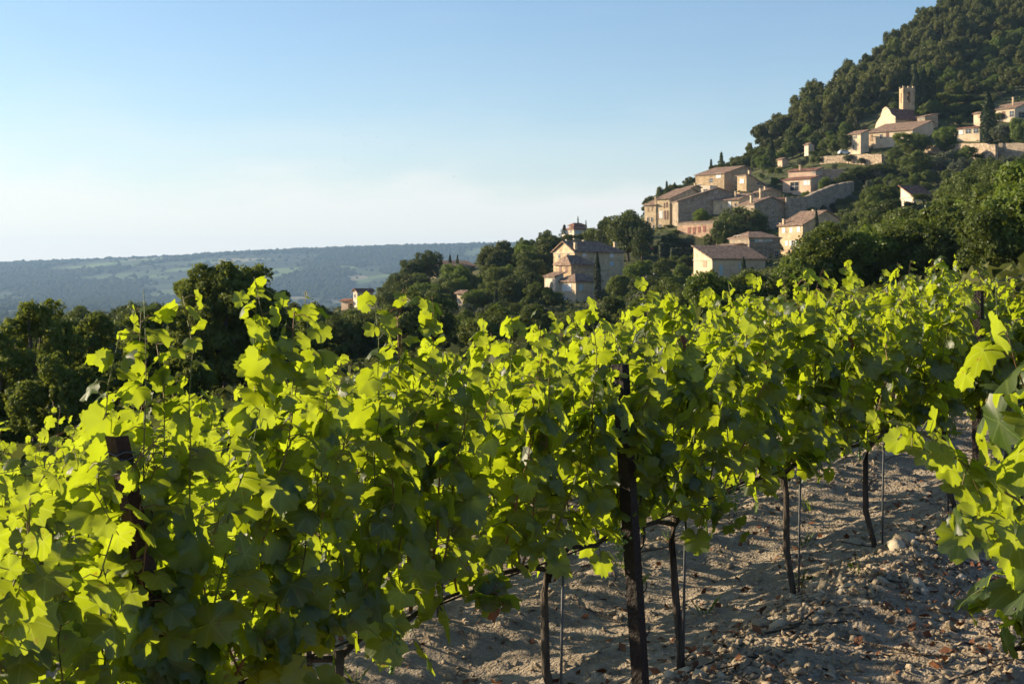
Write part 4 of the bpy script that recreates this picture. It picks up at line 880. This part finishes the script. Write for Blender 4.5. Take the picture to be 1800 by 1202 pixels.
def undergrowth():
    rg = np.random.default_rng(5); N = 32000; px = rg.uniform(-120, 1900, N); Y = np.exp(rg.uniform(math.log(42), math.log(760), N)); X = (px - CX) / F * Y; Z = gz(X, Y)
    py = HY - (Z - CZ) / Y * F; dry = (px > 770) & (px < 890) & (py > 545) & (py < 600); ok = ~(dry & (rg.random(N) < .85)); X, Y, Z = X[ok], Y[ok], Z[ok]; k = len(X)
    hgt = rg.uniform(.35, 1.3, k); q = 6; off = rg.normal(size=(k, q, 3)) * np.array([.55, .55, .3]) * hgt[:, None, None]; off[..., 2] = np.abs(off[..., 2]) + .2 * hgt[:, None]
    c = (np.stack([X, Y, Z], -1)[:, None, :] + off).reshape(-1, 3); nr = unit(off + np.array([0, 0, .4])).reshape(-1, 3) + .6 * rg.normal(size=(k * q, 3))
    v, f = leaf_quads(c, nr, np.repeat(hgt * .38, q) * rg.uniform(.6, 1.3, k * q), .7, rg)
    o = link('undergrowth', np_mesh('undergrowth', v, f, M['scrub'])); tag(o, 'low green scrub covering the hillside between trees and houses', 'undergrowth', kind='stuff')
undergrowth()
# the big near trees on the left, each with a crown of its own
def near_tree(px, top, Y, wpx, label, seed, n=30000, size=.11, m=58, tall=.40):
    X = (px - CX) / F * Y; z = g1(X, Y); H = CZ + (HY - top) / F * Y - z; W = wpx * Y / F
    rg = np.random.default_rng(seed); lb = round_lobes(seed, m, .52 * H, .41 * W, tall * H, .072 * (H + W) / 2 * 1.25)
    lb = np.concatenate([lb, np.stack([rg.normal(0, .26 * W, 16), rg.normal(0, .26 * W, 16), H * rg.uniform(.06, .45, 16), np.full(16, .11 * W)], -1)])
    s = (H) / lb[:, 2].max() * .92; lb[:, 2] *= min(s, 1.15)
    r = empty('oak_tree', (X, Y, z - .1))
    link('crown', lobed_crown('near_crown', M['near'], lb, int(n * 1.1), size * .82, seed, nsub=16, subr=.42, rand=.8, fill=.25), r)
    link('trunk', trunk_mesh('near_trunk', [tuple(l) for l in lb], .3 * H, .16, seed, 14), r); tag(r, label, 'tree')
near_tree(395, 455, 80, 205, 'big rounded tree rising above the vines left of centre', 101, 56000, .115, 96)
near_tree(340, 482, 83, 130, 'left shoulder of the big rounded tree group left of centre', 112, 22000, .12)
near_tree(448, 464, 82, 150, 'right half of the big rounded tree group left of centre', 108, 26000, .12)
near_tree(258, 528, 78, 96, 'smaller tree between the left thicket and the big rounded tree', 102, 20000)
near_tree(62, 518, 57, 165, 'tallest twiggy tree in the dark thicket at the left edge', 103, 32000, .085)
near_tree(-8, 570, 52, 150, 'tree cut by the left picture edge in the thicket', 104, 26000, .085)
near_tree(160, 540, 60, 130, 'twiggy tree on the right of the left-edge thicket', 105, 26000, .085)
near_tree(105, 610, 46, 170, 'low front tree of the left-edge thicket, behind the vine rows', 106, 26000, .08)
near_tree(225, 625, 50, 120, 'low tree in the thicket above the left vine row', 107, 20000, .08)
near_tree(330, 600, 62, 130, 'low dark tree below the big rounded tree', 109, 20000, .09)
near_tree(545, 560, 108, 110, 'dark tree right of the tall vine shoot', 110, 20000, .13)
near_tree(500, 600, 74, 120, 'low dark tree behind the tall vine shoot', 111, 20000, .1)

# ------------------------------------------------------------ vineyard soil, stones, litter
def build_soil():
    st = .04; xs = np.arange(SOIL[0], SOIL[1], st); ys = np.arange(SOIL[2], SOIL[3], st)
    X, Y = np.meshgrid(xs, ys); Z = soil_z(X, Y); idx = np.arange(X.size).reshape(X.shape)
    f = np.stack([idx[:-1, :-1], idx[:-1, 1:], idx[1:, 1:], idx[1:, :-1]], -1).reshape(-1, 4)
    mt = mat_noise('pale_stony_soil', [(.28, (.205, .163, .116)), (.48, (.33, .27, .20)), (.62, (.42, .35, .265)), (.8, (.52, .45, .35))], 5.5, .97, 1.0, 45, spec=.1, detail=12)
    o = link('vineyard_soil', np_mesh('vineyard_soil', np.stack([X, Y, Z], -1).reshape(-1, 3), f, mt, True)); tag(o, kind='structure')
    # stones
    phi_ = (1 + 5**.5) / 2; ico = unit(np.array([(-1,phi_,0),(1,phi_,0),(-1,-phi_,0),(1,-phi_,0),(0,-1,phi_),(0,1,phi_),(0,-1,-phi_),(0,1,-phi_),(phi_,0,-1),(phi_,0,1),(-phi_,0,-1),(-phi_,0,1)]))
    tri = np.array([(0,11,5),(0,5,1),(0,1,7),(0,7,10),(0,10,11),(1,5,9),(5,11,4),(11,10,2),(10,7,6),(7,1,8),(3,9,4),(3,4,2),(3,2,6),(3,6,8),(3,8,9),(4,9,5),(2,4,11),(6,2,10),(8,6,7),(9,8,1)])
    shapes = [ico / (np.abs(ico)**6).sum(1, keepdims=True)**(1/6) * rng.uniform(.55, 1.15, (12, 1)) * np.array([1, rng.uniform(.55, .95), rng.uniform(.25, .6)]) + rng.normal(0, .09, (12, 3)) for _ in range(10)]
    meshes = [np_mesh('stone', s, tri, M['rock']) for s in shapes]
    N = 17000
    def spots(n, mound):
        k = rng.integers(0, 5, n); s = rng.uniform(-2.5, 11, n); c = rng.normal(0, .26 if mound else 1.0, n) - .34
        b = np.array([.52, 6.25])[None] + V[None] * (2.2 * k + c)[:, None] + U[None] * s[:, None]
        near = rng.random(n) < .5; b = np.where(near[:, None], np.array([.52, 6.25])[None] + V[None] * (c * 1.0 + np.where(rng.random(n) < .4, -1.0, 0))[:, None] + U[None] * rng.uniform(-1.5, 6, n)[:, None], b)
        ok = (b[:, 0] > SOIL[0] + .3) & (b[:, 0] < SOIL[1] - .3) & (b[:, 1] > SOIL[2] + .8) & (b[:, 1] < SOIL[3] - .3); return b[ok]
    big = spots(1500, True)
    vis = (np.abs(big[:, 0] / big[:, 1]) < .4); big = big[vis][:300]; zb = soil_z(big[:, 0], big[:, 1])
    for i, (b, z) in enumerate(zip(big, zb)):
        q = link('stone', meshes[i % 10], o, (b[0], b[1], z)); sc = float(np.clip(rng.lognormal(-3.05, .45), .028, .07)); q.scale = (sc, sc, sc)
        q.rotation_euler = tuple(rng.uniform(-.5, .5, 3) * np.array([1.0, 1.0, 6.28]))
    sm = np.concatenate([spots(N, True), spots(N // 2, False)]); k = len(sm); z = soil_z(sm[:, 0], sm[:, 1]); sz = np.clip(rng.lognormal(-4.35, .5, k), .005, .032)
    S = np.array(shapes)[rng.integers(0, 10, k)]; a = rng.uniform(0, 6.28, k); ca, sa = np.cos(a)[:, None], np.sin(a)[:, None]
    vx = S[..., 0] * ca - S[..., 1] * sa; vy = S[..., 0] * sa + S[..., 1] * ca; vz = S[..., 2] + vx * rng.uniform(-.7, .7, (k, 1)) + vy * rng.uniform(-.5, .5, (k, 1))
    v = np.stack([vx, vy, vz], -1) * sz[:, None, None] + np.stack([sm[:, 0], sm[:, 1], z + sz * .15], -1)[:, None, :]
    q = link('gravel', np_mesh('gravel', v.reshape(-1, 3), (tri[None] + (np.arange(k) * 12)[:, None, None]).reshape(-1, 3), M['rock']), o); tag(q, kind='stuff')
    # dry leaves and prunings
    L = spots(2600, False); z = soil_z(L[:, 0], L[:, 1]); c = np.stack([L[:, 0], L[:, 1], z + .012], -1)
    v, f = leaf_quads(c, np.array([0, 0, 1]) + .45 * rng.normal(size=c.shape), rng.uniform(.012, .04, len(c)), .6)
    q = link('leaf_litter', np_mesh('leaf_litter', v, f, M['deadleaf']), o); tag(q, kind='stuff')
    b = MB()
    for p in spots(260, True)[:140]:
        a = random.uniform(0, 6.28); l_ = random.uniform(.08, .3); pts = []
        for i in range(4): xx = p[0] + math.cos(a) * l_ * i; yy = p[1] + math.sin(a) * l_ * i; a += random.uniform(-.5, .5); pts.append((xx, yy, s1(xx, yy) + .012))
        b.tube(pts, random.uniform(.003, .006), 4)
    W_ = spots(420, False)[:45]; vv = []
    for p in W_:
        z_ = s1(p[0], p[1])
        for j in range(9):
            a = random.uniform(0, 6.28); h_ = random.uniform(.04, .13); d_ = np.array([math.cos(a), math.sin(a), 0]); c_ = np.array([p[0], p[1], z_]) + d_ * random.uniform(0, .03); s_ = np.array([-d_[1], d_[0], 0]) * .003
            vv += [c_ - s_, c_ + s_, c_ + d_ * h_ * .3 + np.array([0, 0, h_ * .6]), c_ + d_ * h_ * .7 + np.array([0, 0, h_])]
    q = link('weeds', np_mesh('weeds', np.array(vv), np.arange(len(vv)).reshape(-1, 4), M['oak_bright']), o); tag(q, kind='stuff')
    q = b.build('prunings', M['bark_vine'], o); tag(q, kind='stuff')
build_soil()

# ------------------------------------------------------------ vines
HALF = [(0, 1.0), (8, .88), (14, .92), (22, .77), (31, .80), (40, .90), (50, .95), (58, .84), (66, .85), (77, .69), (88, .77), (98, .84), (108, .76), (122, .79), (136, .67), (150, .67), (166, .54), (176, .14)]
def leaf_mesh(seed):
    rg = random.Random(seed); out = []
    for side in (1, -1):
        half = HALF if side == 1 else HALF[1:]
        pts = [(side * a, r * rg.uniform(.93, 1.07)) for a, r in half]; out.append(pts)
    ring = list(reversed(out[1])) + out[0]            # from -176 through 0 to 176
    droop = rg.uniform(.08, .48); fold = rg.uniform(-.08, .34); wav = rg.uniform(.04, .14); tw = rg.uniform(-.12, .12); ph = rg.uniform(0, 6.28)
    def pos(a, r):
        t = R(a); x = math.sin(t) * r; y = math.cos(t) * r
        z = fold * abs(x) ** 1.2 - droop * (x * x + y * y) + wav * math.sin(5 * t + ph) * r * r + tw * x * y
        z -= .10 * abs(math.sin(t * 2.5)) * (r > .3) * r
        return (x, y, z)
    v = [(0, 0, .02)]; k = len(ring)
    inner = ring[1:-1:2]
    for a, r in inner: v.append(pos(a, r * .5))
    for a, r in ring: v.append(pos(a, r))
    ni = len(inner); f = []
    for i in range(ni - 1): f.append((0, 2 + i, 1 + i))
    o0 = 1 + ni
    f.append((0, 1, o0)); f.append((0, o0 + k - 1, ni))
    for i in range(k - 1):
        # nearest inner vertex for outline edge i..i+1
        j = min(max((i) // 2, 0), ni - 1)
        f.append((1 + j, o0 + i + 1, o0 + i))
        if i % 2 == 1 and j + 1 < ni: f.append((1 + j, 2 + j, o0 + i + 1))
    m = MB(); m.v = v; m.f = f
    return m.mesh('leaf', M['vine'], True)
LEAF = [leaf_mesh(200 + i) for i in range(16)]
LEAFNP = {me.name: (np.array([v.co[:] for v in me.vertices]), np.array([p.vertices[:] for p in me.polygons])) for me in LEAF}
DEAD = []
for i in range(2):
    me = leaf_mesh(300 + i); me.materials.clear(); me.materials.append(M['deadleaf']); DEAD.append(me)
    for vv in me.vertices: vv.co.x *= .45; vv.co.z += .35 * math.sin(vv.co.x * 6) * .6
U3, V3 = Vector((*U, .0)), Vector((*V, 0))
def put_leaf(parent, p, tip, nrm, s, me=None, name='leaf'):
    n = nrm.normalized(); t = (tip - n * tip.dot(n))
    if t.length < 1e-3: t = n.orthogonal()
    t.normalize(); x = t.cross(n)
    o = bpy.data.objects.new(name, me or random.choice(LEAF)); COL.objects.link(o); o.parent = parent
    o.matrix_basis = Matrix(((x.x * s, t.x * s, n.x * s, p.x), (x.y * s, t.y * s, n.y * s, p.y), (x.z * s, t.z * s, n.z * s, p.z), (0, 0, 0, 1)))
    return o
rv = lambda s=1.0: Vector((random.gauss(0, s), random.gauss(0, s), random.gauss(0, s)))
def make_shoot(root, path, r0, leaves, size=1.0, out=None, laterals=.5, step=.066, count=None):
    """one cane with its petioles (one mesh) and its leaves (children); path is in the vine's own frame"""
    b = MB(); k = len(path); b.tube(path, [r0 * (1 - .75 * i / (k - 1)) for i in range(k)], 5)
    cum = [0]
    for p, q in zip(path[:-1], path[1:]): cum.append(cum[-1] + (q - p).length)
    L = cum[-1]; todo = []; s = random.uniform(.02, .06); sgn = random.choice((-1, 1)); step = L / max(3, leaves) * (1 + laterals * .7) * 1.24
    while s < L:
        i = max(j for j in range(k) if cum[j] <= s + 1e-9); i = min(i, k - 2); t = (s - cum[i]) / max(cum[i+1] - cum[i], 1e-6); p = path[i].lerp(path[i+1], t); f = s / L
        sgn = -sgn
        for rep in range(2 if random.random() < laterals * (1 - f * .6) else 1):
            o = (out if out is not None else V3 * random.choice((-1, 1)))
            side = (o * random.uniform(.1, 1) + U3 * sgn * random.uniform(.2, 1.0) + Vector((0, 0, random.uniform(-.15, .55)))).normalized()
            if rep: side = (rv() + o * .8).normalized()
            pl = random.uniform(.05, .10) * (1 + rep * random.uniform(.2, 1.0)) * (1.1 - .6 * f) * size
            q = p + side * pl + Vector((0, 0, -.01)); b.tube([p, p.lerp(q, .5) + Vector((0, 0, .012)), q], [.0021, .0018, .0015], 3, False)
            todo.append((q, side, f))
        s += step * random.uniform(.75, 1.25) * (1 - .35 * f)
    sh = b.build('shoot', M['cane'], root, True)
    for q, side, f in todo:
        sz = random.uniform(.055, .094) * size * (1 if f < .62 else max(.5, 1 - (f - .62) * 1.3)) * random.choice((1, 1, 1, .8))
        sd = 1 if side.dot(V3) > 0 else -1
        nrm = V3 * sd * random.uniform(.35, 1.0) + Vector((0, 0, random.uniform(.15, .95))) + rv(.33) + U3 * random.gauss(0, .3)
        tip = side * .55 + Vector((0, 0, random.uniform(-1.1, -.1) if f < .9 else .3)) + rv(.22)
        if count is not None and count[0] >= 300: count[1].append((q, tip, nrm, sz)); continue
        if count is not None: count[0] += 1
        put_leaf(sh, q, tip, nrm, sz)
    return sh
def grape_cluster(root, p, seed):
    rg = random.Random(seed); b = MB(); n = 34
    for i in range(n):
        f = i / n; c = p + Vector((rg.gauss(0, .022 * (1.1 - f)), rg.gauss(0, .022 * (1.1 - f)), -.02 - f * .13)); r = rg.uniform(.006, .0085)
        for s, z in ((1, 0),):
            n0 = len(b.v); b.v += [tuple(c + Vector(d) * r) for d in ((1,0,0),(0,1,0),(-1,0,0),(0,-1,0),(0,0,1),(0,0,-1))]
            b.f += [tuple(n0 + j for j in q) for q in ((0,1,4),(1,2,4),(2,3,4),(3,0,4),(1,0,5),(2,1,5),(3,2,5),(0,3,5))]
    b.tube([p, p + Vector((0, 0, -.05))], .0025, 4); b.build('grape_cluster', M['grape'], root, True)
def vine(k, s, label, group, nshoots=11, size=1.0, top=1.72, lowshoots=2, cap=300, tall=(), lat=.5, seed=0, ch=.66, arms=(.58, .58), bunches=2, spread=1.0, r=.0165, leafstep=.066):
    random.seed(1000 + seed); x, y = row_pt(k, s); z = plane(x, y) + .01; root = empty('grape_vine', (x, y, z)); tag(root, label, 'grape vine', group)
    rise = .07                                        # the row climbs along its length
    dz = lambda a: a * .07
    lean = Vector((random.gauss(0, .03), random.gauss(0, .03), 0))
    pts = [Vector((0, 0, -.08)), Vector((random.gauss(0, .022), random.gauss(0, .022), .15)), lean * .5 + Vector((random.gauss(0, .022), random.gauss(0, .022), .34)), lean + Vector((random.gauss(0, .02), random.gauss(0, .02), ch - .14)), lean + Vector((0, 0, ch - .02))]
    b = MB(); b.tube(pts, [r * 1.5, r * 1.0, r * 1.12, r * .95, r * 1.35], 8); b.build('trunk', M['bark_vine'], root, True)
    for sg, L in ((-1, arms[0]), (1, arms[1])):
        if L <= 0: continue
        cpts = [pts[-1] + Vector((0, 0, -.03))] + [lean + U3 * sg * L * t + Vector((0, 0, ch + dz(sg * L * t) + random.gauss(0, .012))) + V3 * random.gauss(0, .012) for t in (.25, .5, .75, 1)]
        b = MB(); b.tube(cpts, [r * .8, r * .68, r * .6, r * .5, r * .35], 6); b.build('cordon', M['bark_vine'], root, True)
    count = [0, []]
    al = [-arms[0] + (arms[0] + arms[1]) * (i + .5) / nshoots for i in range(nshoots)]
    specs = [(a + random.gauss(0, .03), top + random.uniform(-.22, .08), 'up') for a in al] + [(random.uniform(-arms[0], arms[1]), None, 'low') for _ in range(lowshoots)] + [(a, h, 'tall') for a, h in tall]
    budget = cap / len(specs)
    for i, (a, h, kind) in enumerate(specs):
        sd = 1 if i % 2 else -1
        p = lean + U3 * a + Vector((0, 0, ch + .01 + dz(a))); path = [p]
        if kind == 'low':
            L = random.uniform(.25, .5); d = (V3 * sd * .8 + Vector((0, 0, .5)) + U3 * random.uniform(-.6, .6)).normalized()
            for j in range(6): p = p + d * L / 6; d = (d + Vector((0, 0, -.32)) + rv(.06)).normalized(); path.append(p)
        else:
            L = h - ch - .01; off = sd * random.uniform(.03, .26) * spread * (.4 if kind == 'tall' else 1); n = 9; du = random.gauss(0, .14 if kind == 'up' else .03)
            droop = random.uniform(.0, .2) if kind == 'up' else 0
            for j in range(1, n + 1):
                t = j / n; path.append(lean + U3 * (a + du * t + random.gauss(0, .012)) + V3 * (off * math.sin(t * 1.9) + sd * droop * max(0, t - .6) * 2 + random.gauss(0, .012)) + Vector((0, 0, ch + .01 + dz(a) + L * (t - droop * max(0, t - .75) * 2.2))))
        nl = int(budget * random.uniform(.85, 1.15) * (.5 if kind == 'low' else 1.4 if kind == 'tall' else 1.05))
        make_shoot(root, path, .0048 if kind != 'low' else .0035, nl, size, None, lat, leafstep, count)
    if count[1]:                                      # leaves past the first 300, deep in the canopy
        vs_, fs_, n0 = [], [], 0
        for (q, tip, nrm, sz) in count[1]:
            me = random.choice(LEAF); co, tr = LEAFNP[me.name]; n_ = nrm.normalized(); t_ = (tip - n_ * tip.dot(n_)).normalized(); x_ = t_.cross(n_)
            vs_.append(co @ (np.array([x_, t_, n_]) * sz) + np.array(q)); fs_.append(tr + n0); n0 += len(co)
        o = link('inner_leaves', np_mesh('inner_leaves', np.concatenate(vs_), np.concatenate(fs_), M['vine_inner'], True), root); tag(o, kind='stuff')
    for i in range(bunches):
        a = random.uniform(-.5, .5); grape_cluster(root, lean + U3 * a + V3 * random.choice((-.14, .1)) + Vector((0, 0, ch + .06 + random.uniform(-.05, .12))), seed * 7 + i)
    return root
def stake(k, s, off, h, label, group):
    x, y = row_pt(k, s); x += off * U[0]; y += off * U[1]; z = s1(x, y); o = MB().tube([(0, 0, -.1), (.005, .004, h * .5), (.012, .0, h)], .006, 6).build('vine_stake', M['galv'], None, True, (x, y, z)); tag(o, label, 'stake', group)

R1 = [-2.95, -1.82, -.55, .43, 1.62, 2.72, 3.78, 4.88]
ORD = ['left end of the front row beyond the leaning rusty post', 'front row, first vine right of the leaning rusty post', 'front row, just left of the upright dark post', 'front row, just right of the upright dark post',
       'front row, second right of the upright dark post', 'front row, third right of the upright dark post', 'front row, left of the far dark post', 'front row at the right picture edge']
TALL = {0: [(.28, 2.06), (.36, 2.0), (.45, 2.03), (.2, 1.94), (.38, 1.9)], 1: [(-.30, 2.06), (-.33, 2.0), (-.27, 1.96), (-.06, 1.99), (.1, 1.94), (.365, 1.98), (.5, 1.93)], 2: [(-.2, 1.80)], 3: [(.1, 1.80), (-.3, 1.86)], 4: [(-.2, 1.82), (.3, 1.82)], 5: [(-.1, 1.80), (.3, 1.78)], 6: [(0, 1.78)], 7: []}
for i, s in enumerate(R1):
    vine(0, s, 'grape vine on the ' + ORD[i], 'vines of the front row', 12, 1.0, (1.70, 1.79, 1.80, 1.79, 1.74, 1.70, 1.67, 1.66)[i], (4, 2, 1, 1, 1, 1, 1, 1)[i], (580, 570, 520, 500, 500, 500, 500, 500)[i], TALL[i], .55, i, ch=(.66, .80, .80, .78, .78, .76, .74, .72)[i], arms=(.3, .62) if i == 0 else (.58, .62), bunches=3)
    if i > 1: stake(0, s, .022, .74, 'thin grey stake by the vine trunk, ' + ORD[i], 'stakes of the front row')
for k, s0, s1_, nl, sz, ns, st in ((1, -2.0, 9.5, 330, 1.15, 11, .07), (2, -.6, 10, 230, 1.3, 9, .09), (3, .4, 8, 150, 1.4, 8, .1), (-1, -1.24, -1, 170, .95, 8, .068)):
    s = s0; j = 0
    while s < s1_:
        w = {1: 'second', 2: 'third', 3: 'fourth', -1: 'nearest'}[k]
        lb = 'grape vine of the %s row, seen %s' % (w, 'at the left edge behind the leaning post' if s < -.4 else 'in gaps behind the front row') if k > 0 else 'close grape vine cut off by the right picture edge'
        vine(k, s, lb, 'vines of the %s row' % w, ns, sz, 1.78 if k > 0 else 1.3, 2 if k > 0 else 5, nl, ((-.2, 1.62),) if (k < 0 and j == 0) else (), .5, 40 * (k + 2) + j, bunches=1 if k > 0 else 2, leafstep=st, arms=(.58, .6) if k > 0 else (.28, .6))
        if k == 1: stake(k, s, .022, .7, 'thin grey stake beside a vine trunk in the second row', 'stakes of the second row')
        s += 1.12 + random.uniform(-.06, .06); j += 1
# the young cane of the nearest row that reaches into the picture on the right
def reach():
    random.seed(55); x, y = row_pt(-1, -1.24); base = Vector((x, y, plane(x, y) + .01))
    vr = [o for o in bpy.data.objects if o.name.startswith('grape_vine') and 'close grape vine' in o.get('label', '')][0]
    pts = [P(1830, 930, 3.75), P(1790, 880, 3.7), P(1730, 840, 3.62), P(1680, 805, 3.56), P(1635, 770, 3.5), P(1590, 748, 3.45), P(1545, 738, 3.42)]
    make_shoot(vr, [p - base for p in pts], .0045, 30, .92, Vector((0, -.3, -.4)), .5, .05)
    pts = [P(1835, 1010, 3.7), P(1790, 960, 3.6), P(1745, 930, 3.52), P(1700, 905, 3.46), P(1665, 900, 3.42)]
    make_shoot(vr, [p - base for p in pts], .0045, 20, 1.0, Vector((0, -.3, -.4)), .5, .05)
    pts = [P(1850, 800, 3.5), P(1815, 720, 3.45), P(1785, 640, 3.42), P(1768, 575, 3.4)]
    make_shoot(vr, [p - base for p in pts], .004, 8, 1.25, Vector((-.5, -.3, -.2)), .2, .09)
reach()
# dry brown leaf hanging under the canopy
p = P(868, 1062, 5.55); o = put_leaf(None, p, Vector((.1, 0, -1)), Vector((.3, -1, .1)), .085, DEAD[0], 'dry_leaf'); tag(o, 'curled brown dry leaf hanging under the vine canopy', 'dry leaf')
for j, (px, py, Y) in enumerate(((1205, 600, 6.45), (1495, 600, 8.0), (1290, 628, 6.9))):
    o = put_leaf(None, P(px, py, Y), Vector((.2, 0, -1)), Vector((.3, -1, .2)), .06, DEAD[j % 2], 'dry_leaf'); tag(o, 'withered reddish leaf in the vine canopy, ' + ('right of the upright dark post', 'far right', 'nearest the middle of the right half')[j], 'dry leaf')

# posts and wires
def post(name, label, base, top, w, mat):
    d = Vector(top) - Vector(base); b = MB(); n = 8; a = U3 * w; c = V3 * w
    # rolled steel angle section with notches: an L profile extruded along the post
    prof = [(-.5, -.5), (.5, -.5), (.5, -.28), (-.28, -.28), (-.28, .5), (-.5, .5)]
    ring = []
    for i in range(2):
        p = d * i; ring.append([p + a * u_ + c * v_ for u_, v_ in prof])
    b.prism(ring[0], d); r = empty(name, base); b.build('shaft', mat, r)
    for i in range(6):
        h = Vector(d) * (.25 + .12 * i); hk = MB(); hk.tube([h + a * .5 - c * .5, h + a * .9 - c * .5 + Vector((0, 0, .015)), h + a * .9 - c * .5 + Vector((0, 0, .04))], .004, 4); hk.build('wire_hook', mat, r)
    tag(r, label, 'post'); return r
q_ = P(1131, 1262, 6.08); x, y = q_.x, q_.y; z = s1(x, y); t_ = P(1090, 640, 6.05)
post('trellis_post', 'upright dark rusty steel post in the middle of the front row', Vector((x, y, z - .15)), Vector((t_.x, t_.y, t_.z)), .054, M['rust_dark'])
x, y = row_pt(0, 4.36); z = s1(x, y)
post('trellis_post', 'dark steel post farther right in the front row', Vector((x, y, z - .15)), Vector((x, y, z + 1.45)), .06, M['rust_dark'])
x, y = row_pt(-.035, -2.36); z = s1(x, y); t_ = P(205, 766, 3.99)
E = post('end_post', 'leaning rusty end post bound with wire on the left', Vector((x, y, z - .15)), t_, .046, M['rust'])
top = t_ - E.location; b = MB(); ax = top.normalized()
for i in range(5):
    c = top - ax * (.05 + .014 * i); ring = [c + (U3 * math.cos(q) + V3 * math.sin(q)) * .041 + Vector((0, 0, random.uniform(-.006, .006))) for q in np.linspace(0, 2 * math.pi, 11)]; b.tube(ring, .0022, 4)
cc = [top - ax * .07 + U3 * (.04 + .022 * i) + Vector((0, 0, .014 * math.sin(i * 2.2))) + V3 * .014 * math.cos(i * 2.2) for i in range(12)]; b.tube(cc, .0022, 4)
b.build('wire_binding', M['galv'], E)
for k, sA, sB in ((0, -2.66, 9), (1, -2.4, 11), (-1, -1.6, 4)):
    for h, rr, mt, nm in ((.76, .0045, 'hose', 'drip_hose'), (.98, .0016, 'wire', 'trellis_wire'), (1.28, .0016, 'wire', 'trellis_wire'), (1.5, .002, 'wire', 'trellis_wire')):
        pts = []
        for i in range(14):
            s = sA + (sB - sA) * i / 13; xx, yy = row_pt(k, s); pts.append(Vector((xx, yy, plane(xx, yy) + .05 + h + (-.008 if i % 2 else 0))))
        o = pts[0].copy(); q = MB().tube([p - o for p in pts], rr, 5).build(nm, M[mt], None, True, o)
        tag(q, '%s along the %s row of vines at %s' % ('black drip hose' if nm == 'drip_hose' else 'thin grey trellis wire', {0: 'front', 1: 'second', -1: 'nearest'}[k], {.76: 'trunk top height', .98: 'mid canopy', 1.28: 'upper canopy', 1.5: 'canopy top'}[h]), 'hose' if nm == 'drip_hose' else 'wire')

# swifts far up in the sky
bm = MB(); bm.poly([(0,-.08,0),(.28,.02,.06),(0,.06,0)]); bm.poly([(0,-.08,0),(0,.06,0),(-.28,.02,.06)]); bm.prism([(-.03,-.12,-.02),(.03,-.12,-.02),(.02,.14,-.01),(-.02,.14,-.01)], (0,0,.04))
bme = bm.mesh('bird', M['tyre']); random.seed(9)
for i in range(24):
    px = random.gauss(690, 90); py = random.gauss(270, 55); Y = random.uniform(170, 260); o = link('bird', bme, None, P(px, min(py, 380), Y)); o.rotation_euler = (random.uniform(-.5, .5), random.uniform(-.6, .6), random.uniform(0, 6.28)); o.scale = (.6, .6, .6)
    tag(o, 'tiny dark swift high in the sky left of the village', 'bird', 'swifts in the sky')

# haze: one closed box of even pale air round everything
hz = MB(); hz.box((-10500, -500, -260), (10500, 10500, 240)); m, n, l = new_mat('evening_haze'); out = n.new('ShaderNodeOutputMaterial'); pv = n.new('ShaderNodeVolumePrincipled')
pv.inputs['Color'].default_value = (.42, .66, 1.0, 1); pv.inputs['Density'].default_value = 5.8e-5; pv.inputs['Anisotropy'].default_value = .2; l.new(pv.outputs[0], out.inputs['Volume'])
o = hz.build('haze', m); tag(o, 'pale blue evening haze over the valley', 'haze', kind='stuff')
